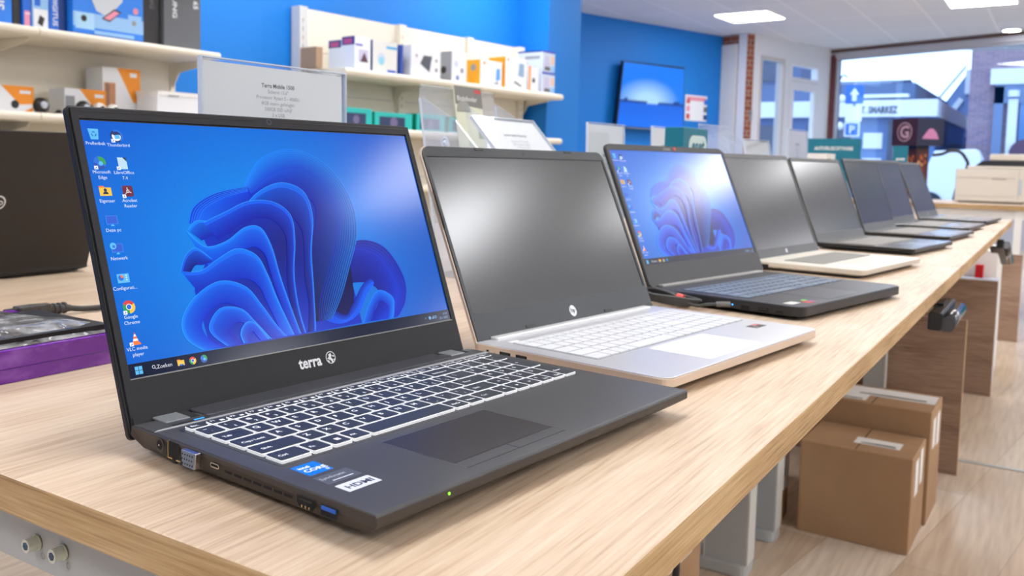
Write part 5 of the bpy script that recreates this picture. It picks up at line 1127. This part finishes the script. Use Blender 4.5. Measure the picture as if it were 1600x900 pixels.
kbox(1.20,.43,.32,.30,.52,0,'brown box with tall white label left of the grey table legs',[lambda b,w,d,h: (b.box(.12,-.001,.15,.26,-.0003,.48,paper), b.box(.16,-.0014,.2,.19,-.001,.44,inkl), b.box(.21,-.0014,.24,.225,-.001,.40,inkl))])
# clamps under the front edge
def handset(x, y, z, L, rot, label):
    t = empty('desk_handset', (x,y,z), 0, label, 'handset', 'black handsets under the table edge'); t.rotation_euler = rot
    b = MB(); F = (Vector((0,0,0)), Vector((0,-1,0)), Vector((0,0,1)), Vector((1,0,0)))
    b.prism(rrect(-.019,-.016,.004,.016,.004), 0, L, black2, frame=F); b.build('body', t, bevel=.002)
    b = MB(); b.prism([(x_+.0045,y_-.0035) for x_, y_ in [(0,-.0125),(.012,-.0125),(.017,-.009),(.0195,-.003),(.0195,.004),(.017,.010),(.012,.0125),(0,.0125)]], .001, L*.98, mat('handset_gloss', (54,54,58), .12, .2, coat=.6), frame=F, smooth=True); b.build('roll_grip', t)
    b = MB(); b.box(L*.45,.004,.012,L*.75,.05,.020,black2); b.box(L*.5,.019,-.004,L*.56,.024,.018,steel); b.build('bracket', t)
    return t
handset(1.435,-.006,.690,.23,(0,0,0),'black double-tube handset under the front table edge above the cardboard boxes')
handset(3.42,-.006,.700,.42,(0,R(13),0),'black handset hanging under the far end of the table edge')
# goods deeper under the second table
b = MB(); b.box(4.41,.05,0,4.80,.75,.60,white); tag(b.build('white_carton', bevel=.004), 'large white carton under the far table end', 'box')
b = MB(); b.box(4.31,.04,0,4.40,.30,.476,pv); tag(b.build('pale_carton', bevel=.003), 'pale lilac carton carrying a red packet under the far table end', 'box')
b = MB(); b.box(4.34,.102,.477,4.385,.134,.535,mat('signal_red',(214,24,34),.4)); tag(b.build('red_packet', bevel=.001), 'small bright red packet on the pale carton under the far table end', 'box')

# ------------------------------------------------------------------ printer table
t = empty('printer_table', (6.25,-.9,0), 0, 'oak table crosswise behind the laptop row with a cream printer on it', 'table')
b = MB(); b.box(0,0,TH-.03,.8,2.0,TH,wood('oak_top_y', (186,162,140), (208,188,168), (222,206,190), 'Y', .45)); o = b.build('tabletop', t, bevel=.0015); o.data.materials.append(oak_edge_y)
for i in (2,3,4,5): o.data.polygons[i].material_index = 1
for x, y in ((.02,.925),(.02,.04),(.74,.04),(.74,1.92)): b = MB(); b.box(x,y,0,x+.045,y+.04,TH-.03,white); b.build('leg', t)
b = MB(); b.box(.03,.04,TH-.09,.06,1.94,TH-.031,white); b.build('crossbeam', t)
b = MB(); b.box(6.75,-.75,0,7.05,-.04,.70,mat('teal_panel', (0,140,170), .5)); tag(b.build('teal_carton', bevel=.003), 'teal panel-like carton under the printer table at the right edge', 'box')
pc = mat('printer_cream', (216,207,192), .5); pg = mat('printer_groove', (176,168,154), .6)
t = empty('printer', (6.52,.075,TH), 0, 'cream office printer with black scanner rim on the crosswise table', 'printer')
b = MB(); b.box(0,-.06,.012,.42,.352,.225,pc); b.box(.02,-.04,0,.40,.33,.012,pg); b.build('body', t, bevel=.010, bseg=3)
b = MB(); b.box(-.002,.01,.165,.01,.345,.169,pg); b.box(-.002,.01,.045,.01,.345,.047,pg); b.box(-.003,.06,.155,.004,.14,.165,pg); b.box(-.002,-.012,.03,.01,-.009,.22,pg); b.build('tray_grooves', t)
b = MB(); b.box(-.004,-.03,.06,.002,-.012,.16,mat('printer_blue_grey',(186,192,198),.4)); b.build('side_handle', t)
b = MB(); b.box(.03,-.06,.225,.42,.29,.245,pc); b.build('upper_body', t, bevel=.006)
b = MB(); b.prism([(-.06,0),(.245,0),(.205,.035),(-.06,.035)], 0, .38, blk, frame=(Vector((.04,0,.245)), Vector((0,1,0)), Vector((0,0,1)), Vector((1,0,0)))); b.build('scanner_rim', t)
b = MB(); b.box(.05,-.06,.281,.40,.165,.325,pc); b.build('scanner_lid', t, bevel=.008)
b = MB(); b.tube([(6.95,.62,1.068),(6.95,.56,1.078),(6.95,.51,1.100),(6.95,.45,1.095),(6.95,.41,1.05),(6.95,.395,.99),(6.97,.45,.86),(6.98,.47,.755)], .011, blk); tag(b.build('coiled_cable'), 'thick curved black cable rising behind the cream printer', 'cable')

# dark game display by the window
t = empty('game_display', (8.66,.935,0), R(-38), 'dark cardboard game display tower with cube header before the shop window', 'display stand')
dk1 = mat('card_maroon', (52,16,34), .5); dk2 = mat('card_navy', (16,24,56), .5)
b = MB(); b.box(-.07,-.07,0,.07,.07,1.175,dk2); b.build('column', t)
b = MB()
for fx in (0, 1):
    F = fr((-.0705,.07,0), (0,-1,0), (0,0,1)) if fx == 0 else fr((-.07,-.0705,0), (1,0,0), (0,0,1))
    random.seed(5+fx)
    rct(b, F, .0, .55, .14, 1.15, mat('art_umber', (72,28,22), .5))
    for i in range(26):
        x = random.uniform(.02,.12); y = random.uniform(.72,1.10); b.disc(x, y, random.uniform(.008,.02), (mat('art_orange',(190,92,40),.5), mat('art_red',(130,34,30),.5), mat('art_gold',(210,140,80),.5))[i % 3], F, .0006+.0002*i, 7, sy=1.4)
    b.disc(.07, .62, .04, mat('art_violet', (90,60,130), .5), F, .006, 12)
b.build('artwork_print', t)
b = MB(); b.box(-.145,-.145,1.175,.145,.145,1.415,dk2); b.box(-.1465,-.145,1.175,-.145,.145,1.415,dk1); b.build('header_cube', t)
b = MB(); F = fr((-.147,.145,1.175), (0,-1,0), (0,0,1)); b.text('G', .15, .145, .07, mat('card_rose', (190,150,160), .5), F, .0005, 'CENTER', bold=.03); b.disc(.145,.12,.085,_m['card_rose'],F,.0005,24,ri=.075)
F = fr((-.145,-.1455,1.175), (1,0,0), (0,0,1)); b.poly([(.05,.06),(.24,.06),(.21,.12),(.17,.15),(.13,.15),(.09,.11)], mat('card_pink', (190,120,160), .5), F, .0005); b.build('emblem', t)

# ------------------------------------------------------------------ outside
asph = mat('street_asphalt', (128,130,136), .8); vary(asph, (118,120,126), (142,144,150), 2)
b = MB(); b.prism([(11.5,-40),(80,-40),(80,60),(8.5,60),(8.5,6),(11.95,3.95),(14,2.95),(10.6,-5.6)], -.35, -.13, asph); struct(b.build('ground'))
pave = mat('pavement_slabs', (170,168,170), .8); mk_brick(pave, (172,170,172), (158,156,160), (130,130,134), .3, .3)
def outb(name, label, build_):
    t = empty(name, (0,0,0), 0, label, 'building', 'buildings across the street'); build_(t); return t
obl = mat('roof_slate_blue', (78,100,136), .7); obw = mat('render_white', (226,230,236), .6); obb = mat('facade_blue_grey', (84,116,166), .7); obd = mat('window_dark', (60,74,96), .15); sgn = mat('sign_letters', (40,54,84), .5)
def bA(t):
    b = MB(); b.box(25,2.55,-.13,33,9.5,2.30,obb); b.build('ground_floor', t)
    b = MB(); b.box(24.7,2.5,2.30,33,9.5,2.72,obw); b.build('fascia_board', t, label='white sign board')
    b = MB(); F = fr((24.69,4.25,2.42), (0,-1,0), (0,0,1)); b.text('T. SMARKEZ', .24, 0, -.03, sgn, F, .002, bold=.04, sx=.66); b.build('sign_lettering', t)
    b = MB(); b.box(25.2,3.09,2.72,33,9.5,3.18,obl); b.prism([(25.2,3.18),(29,3.6),(33,3.18)], -9.5, -3.7, obl, frame=(Vector((0,0,0)), Vector((1,0,0)), Vector((0,0,1)), Vector((0,-1,0)))); b.build('roof', t)
    b = MB(); b.box(26,6.1,2.72,27.4,9.5,5.2,obl); b.box(25.95,6.5,3.4,26,7.2,4.4,obd); b.box(25.95,7.8,3.4,26,8.6,4.4,obd); b.build('upper_storey', t)
    b = MB(); b.box(24.9,3.2,2.80,25.2,4.4,2.88,obw); b.build('gutter', t)
    for y0, y1, z0, z1 in ((3.42,3.62,.2,2.2),(3.75,4.2,.9,1.25),(3.75,4.2,1.5,1.9),(4.5,5.6,.3,2.1),(6.0,7.4,.3,2.1),(7.8,9.2,.3,2.1),(3.5,4.2,.2,.7)):
        b = MB(); b.box(24.95,y0,z0,25.02,y1,z1,obd if y0 > 4.3 or z0 < .5 else obw); b.build('shop_window', t)
outb('shop_building', 'low blue-grey shop across the street with white sign board', bA)
def bB(t):
    b = MB(); b.box(34,1.0,-.13,44,3.6,2.6,mat('gable_brick',(170,160,190),.8)); b.build('wall', t)
    b = MB(); F = (Vector((33.9,0,0)), Vector((0,-1,0)), Vector((0,0,1)), Vector((1,0,0)))
    b.prism([(-3.7,2.3),(-3.65,2.6),(-2.6,4.3),(-1.0,4.6),(-1.0,2.3)], 0, 10, mat('gable_slate',(120,140,180),.7), frame=F); b.build('roof', t)
    b = MB(); b.prism([(-3.55,2.3),(-2.85,3.4),(-2.72,3.3),(-3.4,2.2)], -.1, 0, obw, frame=F); b.prism([(-3.5,3.4),(-2.7,4.5),(-2.7,4.35),(-3.5,3.25)], -.1, 0, obw, frame=F); b.prism([(-2.7,4.3),(-2.35,4.3),(-2.35,3.5),(-2.7,3.5)], -.12, 0, obw, frame=F); b.build('barge_board', t)
    b = MB(); b.box(33.85,2.9,1.3,33.95,3.4,2.1,obd); b.box(33.85,2.3,1.3,33.95,2.7,2.1,obd); b.box(33.8,2.1,.2,34,3.6,1.2,obw); b.build('shop_window', t)
outb('gabled_house', 'pale house with steep gable far down the street', bB)
obk = mat('brick_violet', (140,120,140), .85); mk_brick(obk, (150,122,130), (126,104,120), (158,148,160))
def bC(t):
    b = MB(); b.box(25,-14,-.13,33,1.86,7.5,obk); b.build('brick_wall', t)
    b = MB(); b.box(24.85,-2.6,3.05,25,1.42,3.42,obw); b.build('lintel', t)
    b = MB(); b.box(24.9,-2.4,2.6,25,1.32,3.05,mat('portal_grey_blue',(110,130,165),.6)); b.box(24.9,1.12,-.1,25,1.32,3.0,_m['portal_grey_blue']); b.build('portal', t)
    b = MB(); b.box(24.88,.82,-.1,24.95,1.02,2.7,obw); b.cyl((24.9,.92,2.75),(24.9,.92,2.9),.12,obw); b.build('pilaster', t)
    b = MB(); b.box(24.93,-2.2,-.1,25,.78,2.65,mat('shop_glass_blue',(92,130,180),.1)); b.build('shop_window', t)
    b = MB(); b.cyl((24.9,.62,1.42),(24.8,.62,1.42),.32,mat('disc_plum',(90,60,80),.5),20); b.cyl((24.9,.70,1.0),(24.85,.70,1.0),.15,obw,12); b.build('wall_roundel', t)
outb('brick_building', 'violet brick building with white portal across the street', bC)
# street signs and lamp post
polem = mat('galvanised_pole', (150,156,164), .4, .6); sb_ = mat('sign_blue', (0,100,210), .4)
t = empty('one_way_sign', (21.2,3.78,-.13), 0, 'square blue street sign with white upward arrow', 'street sign')
b = MB(); b.cyl((.04,0,0),(.04,0,3.0),.03,polem); b.build('pole', t)
F = fr((0,.19,2.53), (0,-1,0), (0,0,1)); b = MB(); b.prism(rrect(0,0,.38,.41,.03), -.01, 0, sb_, frame=F); b.build('sign_plate', t)
b = MB(); b.poly([(.19,.35),(.29,.20),(.235,.20),(.235,.06),(.145,.06),(.145,.20),(.09,.20)], wp, F, .003); b.build('arrow', t)
b = MB(); F = fr((0,.17,2.14), (0,-1,0), (0,0,1)); b.prism(rrect(0,0,.34,.33,.02), -.01, 0, wp, frame=F); b.build('white_plate', t)
b = MB(); F = fr((0,.15,1.84), (0,-1,0), (0,0,1)); b.prism(rrect(-.03,-.03,.29,.29,.02), -.012, -.004, wp, frame=F); b.prism(rrect(0,0,.26,.26,.02), -.004, 0, sb_, frame=F); b.text('P', .24, .13, .045, wp, F, .003, 'CENTER', bold=.02); b.build('parking_plate', t)
t = empty('street_lamp', (21.1,4.14,-.13), 0, 'dark green street lamp left of the arrow sign', 'street lamp')
gm = mat('lamp_post_green', (50,90,120), .5); b = MB(); b.cyl((0,0,0),(0,0,3.3),.05,gm,12,r1=.03); b.cyl((0,0,0),(0,0,1.6),.13,gm,12,r1=.10); b.tube([(0,0,2.9),(0,-.12,3.15),(0,-.22,3.1)],.018,gm); b.build('post', t)
b = MB()
for y, z in ((.12,1.95),(.12,2.55),(-.12,2.55),(-.10,1.95)): b.lathe((0,y,z),(0,0,1),[(0,0),(.07,.02),(.08,.1),(.05,.16),(0,.18)],wp,12)
b.build('lantern_globe', t)
t = empty('delivery_van', (23.2,2.0,-.13), R(90), 'white van parked across the street behind the game display', 'van')

b = MB(); F = (Vector((-.6,0,0)), Vector((1,0,0)), Vector((0,0,1)), Vector((0,-1,0))); b.prism([(0,.35),(1.25,.35),(1.3,.8),(1.15,1.0),(.95,1.55),(.1,1.6),(0,1.4)], -.0, .9, wp, frame=F); b.build('body', t, bevel=.03)
b = MB(); b.prism([(.15,.95),(.9,.95),(.8,1.4),(.15,1.45)], .9, .91, obd, frame=F); b.build('side_window', t)
for x in (.25,1.0):
    b = MB(); b.cyl((-.6+x,.05,.30),(-.6+x,-.95,.30),.30,blk,20); b.build('wheel', t)

# ------------------------------------------------------------------ light and output
sc = bpy.context.scene
w = bpy.data.worlds.new('overcast_sky'); sc.world = w; w.use_nodes = True
bg = w.node_tree.nodes['Background']; bg.inputs[0].default_value = (*WCOL, 1); bg.inputs[1].default_value = WS
sc.view_settings.view_transform = 'Standard'; sc.view_settings.look = 'None'; sc.view_settings.exposure = EXPO; sc.view_settings.gamma = 1; sc.view_settings.use_curve_mapping = False
sc.cycles.use_denoising = True
sc.cycles.max_bounces = 8; sc.cycles.transparent_max_bounces = 24
sc.cycles.sample_clamp_indirect = 6
